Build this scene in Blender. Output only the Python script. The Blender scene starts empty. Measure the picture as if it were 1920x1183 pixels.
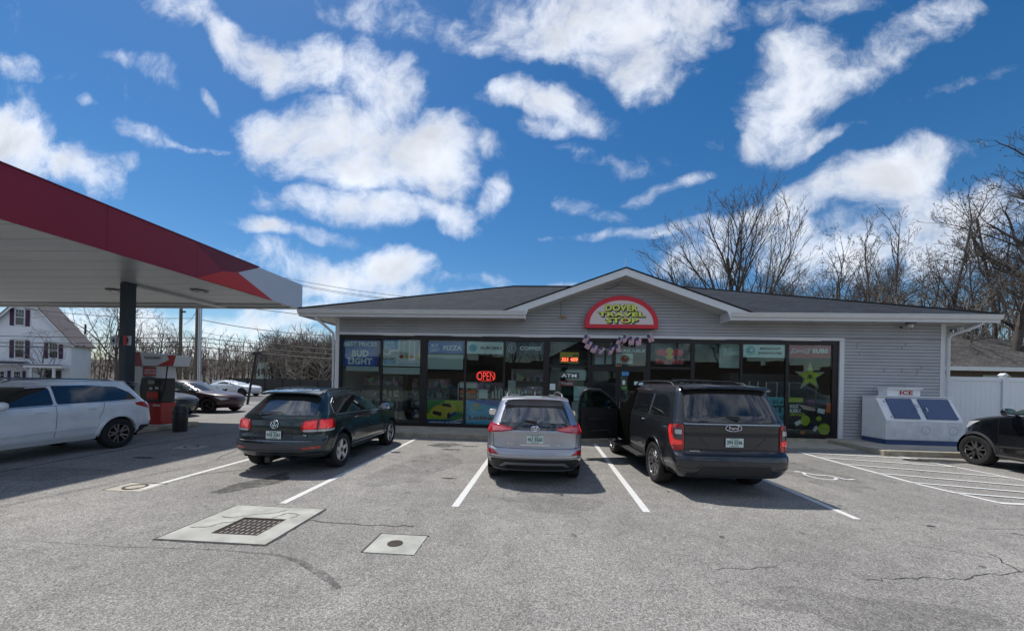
import bpy, bmesh, math, random
from math import sin, cos, pi, radians, hypot, atan2, sqrt
from mathutils import Vector, Matrix
from mathutils.geometry import delaunay_2d_cdt
from mathutils.noise import noise as mnoise
random.seed(7)
scene = bpy.context.scene
col = scene.collection

# ------------------------------------------------------------------ camera
F, PX, PY, CH = 721.0, 960.0, 713.0, 1.95
YAW, ROLL = radians(4.1), 0.021
FW = Vector((-sin(YAW), cos(YAW), 0)); R0 = Vector((cos(YAW), sin(YAW), 0)); U0 = Vector((0, 0, 1))
RT = R0*cos(ROLL) + U0*sin(ROLL); UP = U0*cos(ROLL) - R0*sin(ROLL)
cd = bpy.data.cameras.new('camera'); cam = bpy.data.objects.new('camera', cd); col.objects.link(cam)
cd.sensor_width = 36.0; cd.lens = F/1920*36; cd.shift_y = (PY-591.5)/1920; cd.clip_start = .05; cd.clip_end = 3000
m = Matrix((RT, UP, -FW)).transposed().to_4x4(); m.translation = Vector((0, 0, CH)); cam.matrix_world = m
scene.camera = cam
# survey helpers: a point of the photograph on a known vertical plane Y or at a known height z
def ray(px, py): return FW + RT*((px-PX)/F) + UP*((PY-py)/F)
def wy(px, py, Y):
    d = ray(px, py); return Vector((0, 0, CH)) + d*(Y/d.y)
def wz(px, py, z=0.0):
    d = ray(px, py); return Vector((0, 0, CH)) + d*((z-CH)/d.z)

# ------------------------------------------------------------------ render look
scene.view_settings.view_transform = 'Standard'; scene.view_settings.look = 'None'
scene.view_settings.exposure = 1.15; scene.view_settings.gamma = 1.0
scene.view_settings.use_curve_mapping = False
scene.cycles.max_bounces = 8; scene.cycles.transparent_max_bounces = 12
scene.cycles.glossy_bounces = 4; scene.cycles.caustics_reflective = False; scene.cycles.caustics_refractive = False

# ------------------------------------------------------------------ sun and sky
SUN_EL, SUN_AZ = radians(62), radians(-50)      # azimuth clockwise from +Y: behind the shop, to the left
sd = Vector((sin(SUN_AZ)*cos(SUN_EL), cos(SUN_AZ)*cos(SUN_EL), sin(SUN_EL)))
sl = bpy.data.lights.new('sun', 'SUN'); sl.energy = 2.0; sl.angle = radians(1.5); sl.color = (1, .955, .89)
so = bpy.data.objects.new('sun', sl); so.rotation_euler = (-sd).to_track_quat('-Z', 'Y').to_euler(); so.location = (0, 0, 60); col.objects.link(so)

world = bpy.data.worlds.new('World'); scene.world = world; world.use_nodes = True
nt = world.node_tree; nt.nodes.clear()
def N(t, **k):
    n = nt.nodes.new(t)
    for a, b in k.items(): setattr(n, a, b)
    return n
def LK(a, b): nt.links.new(a, b)
def MA(op, a, b=None, c=None, clamp=False):
    n = N('ShaderNodeMath', operation=op, use_clamp=clamp)
    for i, v in enumerate((a, b, c)):
        if v is None: continue
        if isinstance(v, (int, float)): n.inputs[i].default_value = v
        else: LK(v, n.inputs[i])
    return n.outputs[0]
sky = N('ShaderNodeTexSky', sky_type='NISHITA'); sky.sun_disc = False
sky.sun_elevation = SUN_EL; sky.sun_rotation = SUN_AZ
sky.air_density = 1.0; sky.dust_density = 0.25; sky.ozone_density = 3.0; sky.altitude = 60
tc = N('ShaderNodeTexCoord'); sp = N('ShaderNodeSeparateXYZ'); LK(tc.outputs['Generated'], sp.inputs[0])
ay = MA('MAXIMUM', MA('ABSOLUTE', sp.outputs[1]), .12)
uu = MA('DIVIDE', sp.outputs[0], ay); vv = MA('DIVIDE', sp.outputs[2], ay)
cb = N('ShaderNodeCombineXYZ'); LK(uu, cb.inputs[0]); LK(vv, cb.inputs[1])
vm = N('ShaderNodeMix', data_type='VECTOR'); LK(MA('LESS_THAN', sp.outputs[1], 0.0), vm.inputs[0]); LK(cb.outputs[0], vm.inputs[4])   # the half of the sky behind: other clouds
vs_ = N('ShaderNodeVectorMath', operation='SCALE'); LK(tc.outputs['Generated'], vs_.inputs[0]); vs_.inputs['Scale'].default_value = 1.6; LK(vs_.outputs[0], vm.inputs[5])
class _o: outputs = [vm.outputs[1]]
cb = _o
nz0 = N('ShaderNodeTexNoise'); nz0.inputs['Scale'].default_value = 3.2; nz0.inputs['Detail'].default_value = 6
LK(cb.outputs[0], nz0.inputs['Vector'])
w1 = N('ShaderNodeVectorMath', operation='SUBTRACT'); LK(nz0.outputs['Color'], w1.inputs[0]); w1.inputs[1].default_value = (.5, .5, .5)
w2 = N('ShaderNodeVectorMath', operation='MULTIPLY'); LK(w1.outputs[0], w2.inputs[0]); w2.inputs[1].default_value = (.22, .18, 0)
w3 = N('ShaderNodeVectorMath', operation='ADD'); LK(w2.outputs[0], w3.inputs[0]); LK(cb.outputs[0], w3.inputs[1])
BLOBS = [(330,25,90,34,28,.8),(420,75,95,30,35,.9),(520,120,85,42,22,1),(600,120,75,62,15,1),(700,150,100,62,40,1),(770,150,45,45,0,.9),
 (650,255,170,66,5,1.2),(560,245,100,48,10,1),(790,290,90,80,10,1.25),(700,320,170,52,5,1.2),(600,205,75,32,10,.9),
 (690,395,165,36,5,1),(800,405,95,28,18,.95),(560,395,60,16,0,.6),(530,440,110,15,8,.75),(835,435,45,12,10,.6),
 (540,500,100,34,12,.8),(640,530,160,36,0,.85),(745,508,75,32,5,1.1),(700,552,140,26,0,.8),(880,532,70,12,0,.55),
 (30,262,125,62,22,1.15),(130,310,85,48,28,1),(175,330,40,40,0,.6),(167,187,20,12,30,.55),(395,180,26,13,45,.6),(268,250,42,20,15,.6),(345,264,75,9,10,.5),(240,293,24,14,-20,.45),
 (1060,35,150,85,8,1.1),(1190,50,150,75,-8,1.15),(1195,125,62,62,0,.95),(1300,12,120,34,-10,.8),(770,30,170,34,18,.52),(900,80,90,24,25,.5),(1500,15,150,22,0,.45),
 (1010,195,110,34,8,.95),(1085,222,66,34,12,1),(1040,245,60,18,0,.6),(910,275,46,18,20,.6),(925,360,28,48,20,.62),
 (1450,215,72,72,-20,1),(1500,150,70,85,30,.72),(1480,95,45,45,0,.6),(1590,150,150,38,-25,.62),(1700,70,120,46,-35,.72),(1420,262,56,34,-20,.85),(1340,258,36,20,0,.5),(1560,250,60,16,-15,.45),
 (1660,332,150,50,-16,1.25),(1560,362,130,40,-18,1.15),(1720,305,66,38,-15,1),(1430,405,170,26,-16,.9),(1280,428,130,16,-8,.6),(1160,442,120,10,-5,.42),(1260,345,90,12,-18,.42),
 (1750,420,190,66,0,.95),(1620,480,360,52,0,.85),(1350,500,120,26,0,.5),(1100,390,50,14,20,.38),
 (470,595,150,26,0,.8),(180,610,190,46,0,.85),(420,650,360,34,0,.9),(1080,545,60,8,0,.4),(600,590,170,20,0,.75),(500,568,70,14,0,.6),(880,560,110,10,0,.5),(1450,440,200,30,-12,.7),(1120,300,60,14,20,.35),(260,120,60,14,20,.35),(60,120,80,16,10,.3),(1800,180,70,14,-20,.4),(1250,160,60,22,-30,.35)]
acc = None
def blob(u, v, ru, rv, th, st, z=0.0):
    global acc
    mp = N('ShaderNodeMapping', vector_type='TEXTURE'); LK(w3.outputs[0], mp.inputs['Vector'])
    mp.inputs['Location'].default_value = (u, v, z); mp.inputs['Rotation'].default_value = (0, 0, th); mp.inputs['Scale'].default_value = (ru, rv, 1)
    ln = N('ShaderNodeVectorMath', operation='DOT_PRODUCT'); LK(mp.outputs[0], ln.inputs[0]); LK(mp.outputs[0], ln.inputs[1])
    b = MA('MULTIPLY_ADD', ln.outputs['Value'], -.62*st, st)
    acc = b if acc is None else MA('SMOOTH_MAX', acc, b, .18)
for (bx, by, rx, ry, an, st) in BLOBS:
    d = ray(bx, by); u, v = d.x/d.y, d.z/d.y
    d2 = ray(bx+rx, by); d3 = ray(bx, by-ry)
    blob(u, v, abs(d2.x/d2.y-u)*.95, abs(d3.z/d3.y-v)*.95, -radians(an), st)
isb = MA('LESS_THAN', sp.outputs[1], 0.0)
acc = MA('ADD', MA('MULTIPLY', acc, MA('SUBTRACT', 1.0, isb)), MA('MULTIPLY', isb, .52))      # behind: unseen, evenly broken cloud, cover raised as fill for shaded fronts
nz1 = N('ShaderNodeTexNoise'); nz1.inputs['Scale'].default_value = 5.5; nz1.inputs['Detail'].default_value = 12; nz1.inputs['Roughness'].default_value = .64
LK(w3.outputs[0], nz1.inputs['Vector'])
dens = MA('ADD', MA('MAXIMUM', acc, -.5), MA('MULTIPLY_ADD', nz1.outputs['Fac'], 3.7, -1.80))
mr = N('ShaderNodeMapRange', interpolation_type='SMOOTHSTEP'); LK(dens, mr.inputs['Value'])
mr.inputs['From Min'].default_value = -.05; mr.inputs['From Max'].default_value = 1.45
fade = N('ShaderNodeMapRange'); LK(sp.outputs[2], fade.inputs['Value']); fade.inputs['From Min'].default_value = -.02; fade.inputs['From Max'].default_value = .03
msk = MA('MULTIPLY', MA('MULTIPLY', mr.outputs[0], fade.outputs[0]), .93)
# cloud brightness: bright lit rims, greyer thick bodies, soft inner structure
nz2 = N('ShaderNodeTexNoise'); nz2.inputs['Scale'].default_value = 7.5; nz2.inputs['Detail'].default_value = 5; nz2.inputs['Roughness'].default_value = .5
of = N('ShaderNodeVectorMath', operation='ADD'); LK(w3.outputs[0], of.inputs[0]); of.inputs[1].default_value = (.013, -.03, .3); LK(of.outputs[0], nz2.inputs['Vector'])
lift = MA('SUBTRACT', nz1.outputs['Fac'], nz2.outputs['Fac'])
thick = N('ShaderNodeMapRange', interpolation_type='SMOOTHSTEP'); LK(dens, thick.inputs['Value'])
thick.inputs['From Min'].default_value = .55; thick.inputs['From Max'].default_value = 1.7; thick.inputs['To Min'].default_value = .80; thick.inputs['To Max'].default_value = .62
lum = MA('ADD', thick.outputs[0], MA('MULTIPLY', MA('SUBTRACT', nz2.outputs['Fac'], .5), .55))
cr_ = N('ShaderNodeCombineColor'); LK(MA('MULTIPLY', lum, .93), cr_.inputs[0]); LK(MA('MULTIPLY', lum, .97), cr_.inputs[1]); LK(MA('MULTIPLY', lum, 1.04), cr_.inputs[2])
hs = N('ShaderNodeHueSaturation'); hs.inputs['Saturation'].default_value = 1.34; LK(sky.outputs[0], hs.inputs['Color'])
b1 = N('ShaderNodeBackground'); LK(hs.outputs[0], b1.inputs[0]); b1.inputs[1].default_value = .046
b2 = N('ShaderNodeBackground'); LK(cr_.outputs[0], b2.inputs[0]); b2.inputs[1].default_value = .62
mx = N('ShaderNodeMixShader'); LK(msk, mx.inputs[0]); LK(b1.outputs[0], mx.inputs[1]); LK(b2.outputs[0], mx.inputs[2])
ow = N('ShaderNodeOutputWorld'); LK(mx.outputs[0], ow.inputs[0])

# ------------------------------------------------------------------ materials
MAT = {}
def nodes_of(m): return m.node_tree.nodes, m.node_tree.links
def pm(name, c, rough=.6, metal=0.0, spec=.5, coat=0.0, emit=None, es=0.0, var=0.0, vs=3.0, bump=0.0, bs=60.0, ior=1.5, bd=.01, co='Object'):
    """one principled material; var = tonal variation (noise of scale vs), bump = fine relief"""
    m = bpy.data.materials.new(name); m.use_nodes = True; n, l = nodes_of(m); p = n['Principled BSDF']
    c = tuple(c) if not isinstance(c, (int, float)) else (c, c, c)
    p.inputs['Base Color'].default_value = (*c, 1); p.inputs['Roughness'].default_value = rough; p.inputs['Metallic'].default_value = metal
    p.inputs['Specular IOR Level'].default_value = spec; p.inputs['Coat Weight'].default_value = coat; p.inputs['Coat Roughness'].default_value = .04; p.inputs['IOR'].default_value = ior
    if emit: p.inputs['Emission Color'].default_value = (*emit, 1); p.inputs['Emission Strength'].default_value = es
    if var or bump:
        t = n.new('ShaderNodeTexCoord')
    if var:
        a = n.new('ShaderNodeTexNoise'); a.inputs['Scale'].default_value = vs; a.inputs['Detail'].default_value = 7; a.inputs['Roughness'].default_value = .62; l.new(t.outputs[co], a.inputs[0])
        r = n.new('ShaderNodeMapRange'); l.new(a.outputs[0], r.inputs[0]); r.inputs[1].default_value = .3; r.inputs[2].default_value = .7; r.inputs[3].default_value = 1-var; r.inputs[4].default_value = 1+var*.7
        x = n.new('ShaderNodeVectorMath'); x.operation = 'SCALE'; x.inputs[0].default_value = c; l.new(r.outputs[0], x.inputs['Scale']); l.new(x.outputs[0], p.inputs['Base Color'])
        r2 = n.new('ShaderNodeMapRange'); l.new(a.outputs[0], r2.inputs[0]); r2.inputs[3].default_value = max(0.02, rough-.12*min(1, rough*3)); r2.inputs[4].default_value = min(1, rough+.12*min(1, rough*3)); l.new(r2.outputs[0], p.inputs['Roughness'])
    if bump:
        a = n.new('ShaderNodeTexNoise'); a.inputs['Scale'].default_value = bs; a.inputs['Detail'].default_value = 4; l.new(t.outputs[co], a.inputs[0])
        b = n.new('ShaderNodeBump'); b.inputs['Strength'].default_value = bump; b.inputs['Distance'].default_value = bd; l.new(a.outputs[0], b.inputs['Height']); l.new(b.outputs[0], p.inputs['Normal'])
    MAT[name] = m; return m

def asphalt(name, base, speck=.5, patch=.16):
    m = bpy.data.materials.new(name); m.use_nodes = True; n, l = nodes_of(m); p = n['Principled BSDF']
    t = n.new('ShaderNodeTexCoord')
    def noise(s, d, r=.6):
        a = n.new('ShaderNodeTexNoise'); a.inputs['Scale'].default_value = s; a.inputs['Detail'].default_value = d; a.inputs['Roughness'].default_value = r; l.new(t.outputs['Object'], a.inputs[0]); return a.outputs[0]
    def rng(s, a, b, c, d):
        r = n.new('ShaderNodeMapRange'); l.new(s, r.inputs[0]); r.inputs[1].default_value = a; r.inputs[2].default_value = b; r.inputs[3].default_value = c; r.inputs[4].default_value = d; return r.outputs[0]
    def mul(a, b):
        x = n.new('ShaderNodeMath'); x.operation = 'MULTIPLY'; l.new(a, x.inputs[0]); l.new(b, x.inputs[1]); return x.outputs[0]
    v = n.new('ShaderNodeTexVoronoi'); v.inputs['Scale'].default_value = 120; l.new(t.outputs['Object'], v.inputs['Vector'])
    sc = n.new('ShaderNodeSeparateColor'); l.new(v.outputs['Color'], sc.inputs[0])
    stone = rng(sc.outputs[0], 0, 1, 1-speck*.85, 1+speck*1.0)
    v2 = n.new('ShaderNodeTexVoronoi'); v2.inputs['Scale'].default_value = 60; l.new(t.outputs['Object'], v2.inputs['Vector'])
    sc2 = n.new('ShaderNodeSeparateColor'); l.new(v2.outputs['Color'], sc2.inputs[0])
    stone2 = rng(sc2.outputs[1], 0, 1, 1-speck*.35, 1+speck*.4)
    big = rng(noise(.35, 8, .6), .3, .7, 1-patch, 1+patch)
    mid = rng(noise(2.6, 6, .65), .3, .7, 1-patch*.7, 1+patch*.7)
    f = mul(mul(mul(stone, stone2), big), mid)
    x = n.new('ShaderNodeVectorMath'); x.operation = 'SCALE'; x.inputs[0].default_value = base; l.new(f, x.inputs['Scale']); l.new(x.outputs[0], p.inputs['Base Color'])
    p.inputs['Roughness'].default_value = .9; p.inputs['Specular IOR Level'].default_value = .3
    b = n.new('ShaderNodeBump'); b.inputs['Strength'].default_value = .55; b.inputs['Distance'].default_value = .006; l.new(v.outputs['Distance'], b.inputs['Height']); l.new(b.outputs[0], p.inputs['Normal'])
    MAT[name] = m; return m
asphalt('asphalt', (.232, .222, .206), .62, .2); asphalt('road', (.12, .12, .12), .3)

def shingle(name, c):
    m = bpy.data.materials.new(name); m.use_nodes = True; n, l = nodes_of(m); p = n['Principled BSDF']
    t = n.new('ShaderNodeTexCoord'); mp = n.new('ShaderNodeMapping'); l.new(t.outputs['UV'], mp.inputs[0])
    b = n.new('ShaderNodeTexBrick'); b.inputs['Scale'].default_value = 1; b.inputs['Brick Width'].default_value = .30; b.inputs['Row Height'].default_value = .14; b.inputs['Mortar Size'].default_value = .008
    b.inputs['Color1'].default_value = (*[x*.72 for x in c], 1); b.inputs['Color2'].default_value = (*[x*1.3 for x in c], 1); b.inputs['Mortar'].default_value = (*[x*.35 for x in c], 1); l.new(mp.outputs[0], b.inputs['Vector'])
    a = n.new('ShaderNodeTexNoise'); a.inputs['Scale'].default_value = 1.1; a.inputs['Detail'].default_value = 8; a.inputs['Roughness'].default_value = .7; l.new(mp.outputs[0], a.inputs[0])
    r = n.new('ShaderNodeMapRange'); l.new(a.outputs[0], r.inputs[0]); r.inputs[1].default_value = .3; r.inputs[2].default_value = .7; r.inputs[3].default_value = .75; r.inputs[4].default_value = 1.3
    x = n.new('ShaderNodeVectorMath'); x.operation = 'SCALE'; l.new(b.outputs[0], x.inputs[0]); l.new(r.outputs[0], x.inputs['Scale']); l.new(x.outputs[0], p.inputs['Base Color'])
    p.inputs['Roughness'].default_value = .92; p.inputs['Specular IOR Level'].default_value = .25
    bp = n.new('ShaderNodeBump'); bp.inputs['Strength'].default_value = .6; bp.inputs['Distance'].default_value = .01; l.new(b.outputs['Fac'], bp.inputs['Height']); bp.invert = True; l.new(bp.outputs[0], p.inputs['Normal'])
    MAT[name] = m
shingle('shingle_dark', (.022, .028, .037)); shingle('shingle_brown', (.082, .078, .075))

pm('concrete', (.46, .425, .35), .9, var=.28, vs=2.2, bump=.5, bs=90, bd=.004)
pm('kerb', (.44, .39, .30), .9, var=.3, vs=3.5, bump=.5, bs=60, bd=.005)
pm('concrete_patch', (.40, .40, .36), .9, var=.3, vs=3.0, bump=.5, bs=80, bd=.004)
pm('line_paint', (.62, .62, .60), .8, var=.25, vs=9, bump=.4, bs=120, bd=.003)
pm('tar', (.035, .035, .035), .8); pm('stain', (.085, .083, .08), .7, var=.25, vs=6); pm('stain_soft', (.135, .132, .127), .85, var=.35, vs=4)
pm('puddle', (.04, .042, .045), .05, spec=.8)
pm('rust_iron', (.055, .042, .036), .8, .3, var=.3, vs=20)
pm('siding', (.43, .435, .45), .55, var=.12, vs=.9); pm('white_trim', (.72, .73, .74), .5, var=.06, vs=3); pm('soffit', (.55, .55, .53), .7, var=.05)
pm('gutter', (.70, .70, .69), .4, var=.05)
pm('bronze', (.022, .018, .018), .4, .3, var=.15, vs=3); pm('interior_dark', (.06, .06, .06), .9, var=.2); pm('interior_floor', (.12, .12, .115), .5)
pm('shelf_metal', (.18, .18, .18), .5, .3)
pm('canopy_maroon', (.27, .013, .032), .38, var=.05, vs=.8); pm('canopy_red', (.60, .03, .025), .4); pm('canopy_dark_red', (.17, .01, .028), .4); pm('canopy_white', (.58, .60, .66), .38, var=.05, vs=.8)
pm('canopy_deck', (.52, .54, .54), .32, var=.07, vs=.7); pm('canopy_column', (.035, .05, .065), .5, var=.12)
pm('red_plastic', (.42, .02, .02), .35, var=.12); pm('pump_white', (.62, .63, .64), .4, var=.08); pm('black_plastic', (.014, .014, .015), .45, var=.2, vs=6)
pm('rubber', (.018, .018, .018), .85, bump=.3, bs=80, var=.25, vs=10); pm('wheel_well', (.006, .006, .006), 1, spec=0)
pm('alloy', (.52, .53, .55), .28, .85); pm('alloy_dark', (.05, .05, .052), .3, .7); pm('alloy_mid', (.30, .29, .29), .25, .9); pm('chrome', (.8, .8, .82), .08, 1)
pm('tail_red', (.42, .008, .012), .12, coat=1); pm('tail_bright', (.8, .03, .03), .12, coat=1, emit=(1, .05, .04), es=.10); pm('lamp_clear', (.55, .55, .55), .1, coat=1); pm('tail_pink', (.55, .12, .14), .15, coat=1); pm('lamp_dark', (.05, .05, .055), .1, coat=1)
pm('plate_white', (.62, .72, .68), .4); pm('plate_ink', (.02, .12, .10), .5)
def carglass(name, c, rough=.03, ior=1.9):
    return pm(name, c, rough, 0, .5, ior=ior)
carglass('glass_dark', (.008, .009, .010)); carglass('glass_rear', (.025, .028, .03), .04, 2.3); carglass('glass_green', (.02, .05, .045), .03, 1.7); carglass('windshield', (.03, .035, .035), .03, 1.8)
pm('mirror', (.8, .8, .8), .02, 1)
def paint(name, c, metal=.45, rough=.33): return pm(name, c, rough, metal, .5, coat=1.0, var=.10, vs=2.2)
paint('paint_silver', (.46, .47, .51), .75, .36); paint('paint_green_black', (.008, .022, .022), .3, .3); paint('paint_grey', (.024, .026, .031), .45, .3)
paint('paint_white', (.76, .78, .80), 0, .3); paint('paint_black', (.006, .007, .010), .2, .25); paint('paint_plum', (.035, .007, .013), .0, .4); paint('paint_blueblack', (.01, .012, .02), .0, .4); MAT['paint_plum'].node_tree.nodes['Principled BSDF'].inputs['Coat Weight'].default_value = .4; MAT['paint_blueblack'].node_tree.nodes['Principled BSDF'].inputs['Coat Weight'].default_value = .4
pm('cladding', (.022, .022, .023), .6, var=.15, vs=8); pm('cladding_grey', (.06, .062, .068), .5)
pm('house_white', (.80, .82, .86), .6, var=.05, vs=1); pm('shutter', (.045, .008, .05), .5); pm('window_dark', (.03, .035, .045), .08, spec=.8); pm('roof_grey', (.10, .085, .095), .9, var=.2)
pm('vinyl', (.74, .77, .80), .45, var=.04, vs=.8)
pm('bark', (.115, .095, .082), .95, var=.3, vs=2.5); pm('bark_dark', (.095, .08, .07), .95, var=.3, vs=2.5); pm('bark_tan', (.19, .165, .14), .95, var=.3, vs=2.0)
pm('wood_far', (.10, .075, .062), 1, var=.35, vs=.12); pm('hill_litter', (.075, .058, .045), 1, var=.35, vs=.1); pm('pole_wood', (.14, .115, .085), .9, var=.3, vs=4); pm('galvanized', (.5, .52, .55), .35, .8); pm('wire', (.012, .012, .012), .6)
pm('evergreen', (.03, .045, .025), .9, var=.4, vs=1)
pm('grass_dry', (.13, .125, .07), .95, var=.35, vs=.8)
pm('ice_white', (.84, .86, .88), .4, var=.08, vs=2.5); pm('ice_scuff', (.70, .72, .75), .6, var=.16, vs=4); pm('ice_blue', (.035, .075, .20), .4, var=.08); pm('ice_door', (.06, .10, .22), .35, var=.1)
pm('sign_red', (.66, .02, .04), .4); pm('sign_face', (.74, .64, .62), .5); pm('sign_yellow', (.78, .84, .16), .5); pm('ink_black', (.012, .012, .012), .5); pm('sign_dot', (.6, .06, .03), .5)
pm('p_blue', (.02, .06, .30), .5, var=.1); pm('p_blue2', (.02, .13, .52), .5, var=.12); pm('p_lightblue', (.08, .30, .62), .5, var=.1); pm('p_cyan', (.02, .46, .78), .5, var=.1, vs=2); pm('p_white', (.76, .82, .80), .6, var=.05); pm('p_mint', (.62, .80, .76), .6)
pm('p_grey', (.46, .56, .53), .6, var=.08); pm('p_navy', (.012, .018, .04), .5); pm('p_red', (.42, .012, .03), .5); pm('p_lime', (.42, .55, .03), .5, var=.15, vs=5); pm('p_green', (.07, .25, .06), .5, var=.2, vs=5); pm('p_yellow', (.65, .50, .04), .5); pm('p_teal', (.06, .34, .40), .5); pm('p_tan', (.45, .30, .14), .6); pm('p_brick', (.16, .12, .10), .8, var=.2, vs=8); pm('p_silvercan', (.42, .46, .47), .4, var=.15, vs=6); pm('p_purple', (.12, .02, .08), .5); pm('p_orange', (.75, .16, .03), .5)
pm('led_red', (.9, .05, .02), .5, emit=(1, .07, .03), es=2.6); pm('neon_red', (.8, .06, .05), .5, emit=(1, .06, .045), es=.62); pm('led_soft', (.6, .1, .05), .5, emit=(1, .1, .08), es=.12); pm('atm_light', (.3, .3, .35), .5, emit=(.6, .62, .75), es=.16)
pm('fill_glow', (.9, .9, .9), .5, emit=(.9, 1, .97), es=.55)

def glass_mat(name, tint, ior=1.5):
    m = bpy.data.materials.new(name); m.use_nodes = True; n, l = nodes_of(m); n.remove(n['Principled BSDF'])
    a = n.new('ShaderNodeBsdfTransparent'); a.inputs[0].default_value = (*tint, 1); g = n.new('ShaderNodeBsdfGlossy'); g.inputs['Roughness'].default_value = .01; g.inputs[0].default_value = (.92, .97, .95, 1)
    fr = n.new('ShaderNodeFresnel'); fr.inputs[0].default_value = ior; x = n.new('ShaderNodeMixShader'); l.new(fr.outputs[0], x.inputs[0]); l.new(a.outputs[0], x.inputs[1]); l.new(g.outputs[0], x.inputs[2])
    l.new(x.outputs[0], n['Material Output'].inputs[0]); MAT[name] = m
glass_mat('shop_glass', (.94, .99, .98), 1.45); glass_mat('car_door_glass', (.35, .5, .45), 1.6)

def worn(name, c, lo, hi, sc, top=.8):
    m = pm(name, c, .8); n, l = nodes_of(m); t = n.new('ShaderNodeTexCoord'); a = n.new('ShaderNodeTexNoise'); a.inputs['Scale'].default_value = sc; a.inputs['Detail'].default_value = 9; a.inputs['Roughness'].default_value = .75; l.new(t.outputs['Object'], a.inputs[0])
    r = n.new('ShaderNodeMapRange'); l.new(a.outputs[0], r.inputs[0]); r.inputs[1].default_value = lo; r.inputs[2].default_value = hi; r.inputs[3].default_value = 0; r.inputs[4].default_value = top; l.new(r.outputs[0], n['Principled BSDF'].inputs['Alpha'])
worn('stain', (.06, .058, .055), .30, .62, 5, .75); worn('stain_soft', (.09, .088, .085), .38, .62, 7, .6); worn('stain_faint', (.10, .097, .092), .35, .70, 2.2, .28); worn('tar', (.03, .03, .03), .28, .50, 9, .95); worn('line_paint', (.66, .66, .64), .24, .42, 14, .95)
# ------------------------------------------------------------------ object helpers
OFF = {}
def tag(o, label=None, cat=None, group=None, kind=None):
    if label: o['label'] = label
    if cat: o['category'] = cat
    if group: o['group'] = group
    if kind: o['kind'] = kind
    return o
def empty(name, loc, label=None, cat=None, group=None, rz=0.0, world=True, parent=None):
    o = bpy.data.objects.new(name, None); o.empty_display_size = .3; col.objects.link(o); o.location = loc; o.rotation_euler = (0, 0, rz)
    if parent: o.parent = parent
    elif world: OFF[o.name] = Vector(loc)
    tag(o, label, cat, group); return o
def link(o, parent=None):
    col.objects.link(o)
    if parent is not None:
        o.parent = parent
        if parent.name in OFF: o.location = -OFF[parent.name]
    return o
def smooth(me, ang=35):
    me.polygons.foreach_set('use_smooth', [True]*len(me.polygons))
    bm = bmesh.new(); bm.from_mesh(me); bmesh.ops.recalc_face_normals(bm, faces=bm.faces); a = radians(ang)
    for e in bm.edges:
        if len(e.link_faces) == 2 and e.calc_face_angle(0) > a: e.smooth = False
    bm.to_mesh(me); bm.free()
def mo(name, vs, fs, mat, parent=None, sm=0, kind=None):
    me = bpy.data.meshes.new(name); me.from_pydata([tuple(v) for v in vs], [], fs); me.update()
    if mat: me.materials.append(MAT[mat] if isinstance(mat, str) else mat)
    if sm: smooth(me, sm)
    o = bpy.data.objects.new(name, me); link(o, parent)
    if kind: o['kind'] = kind
    return o
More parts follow.
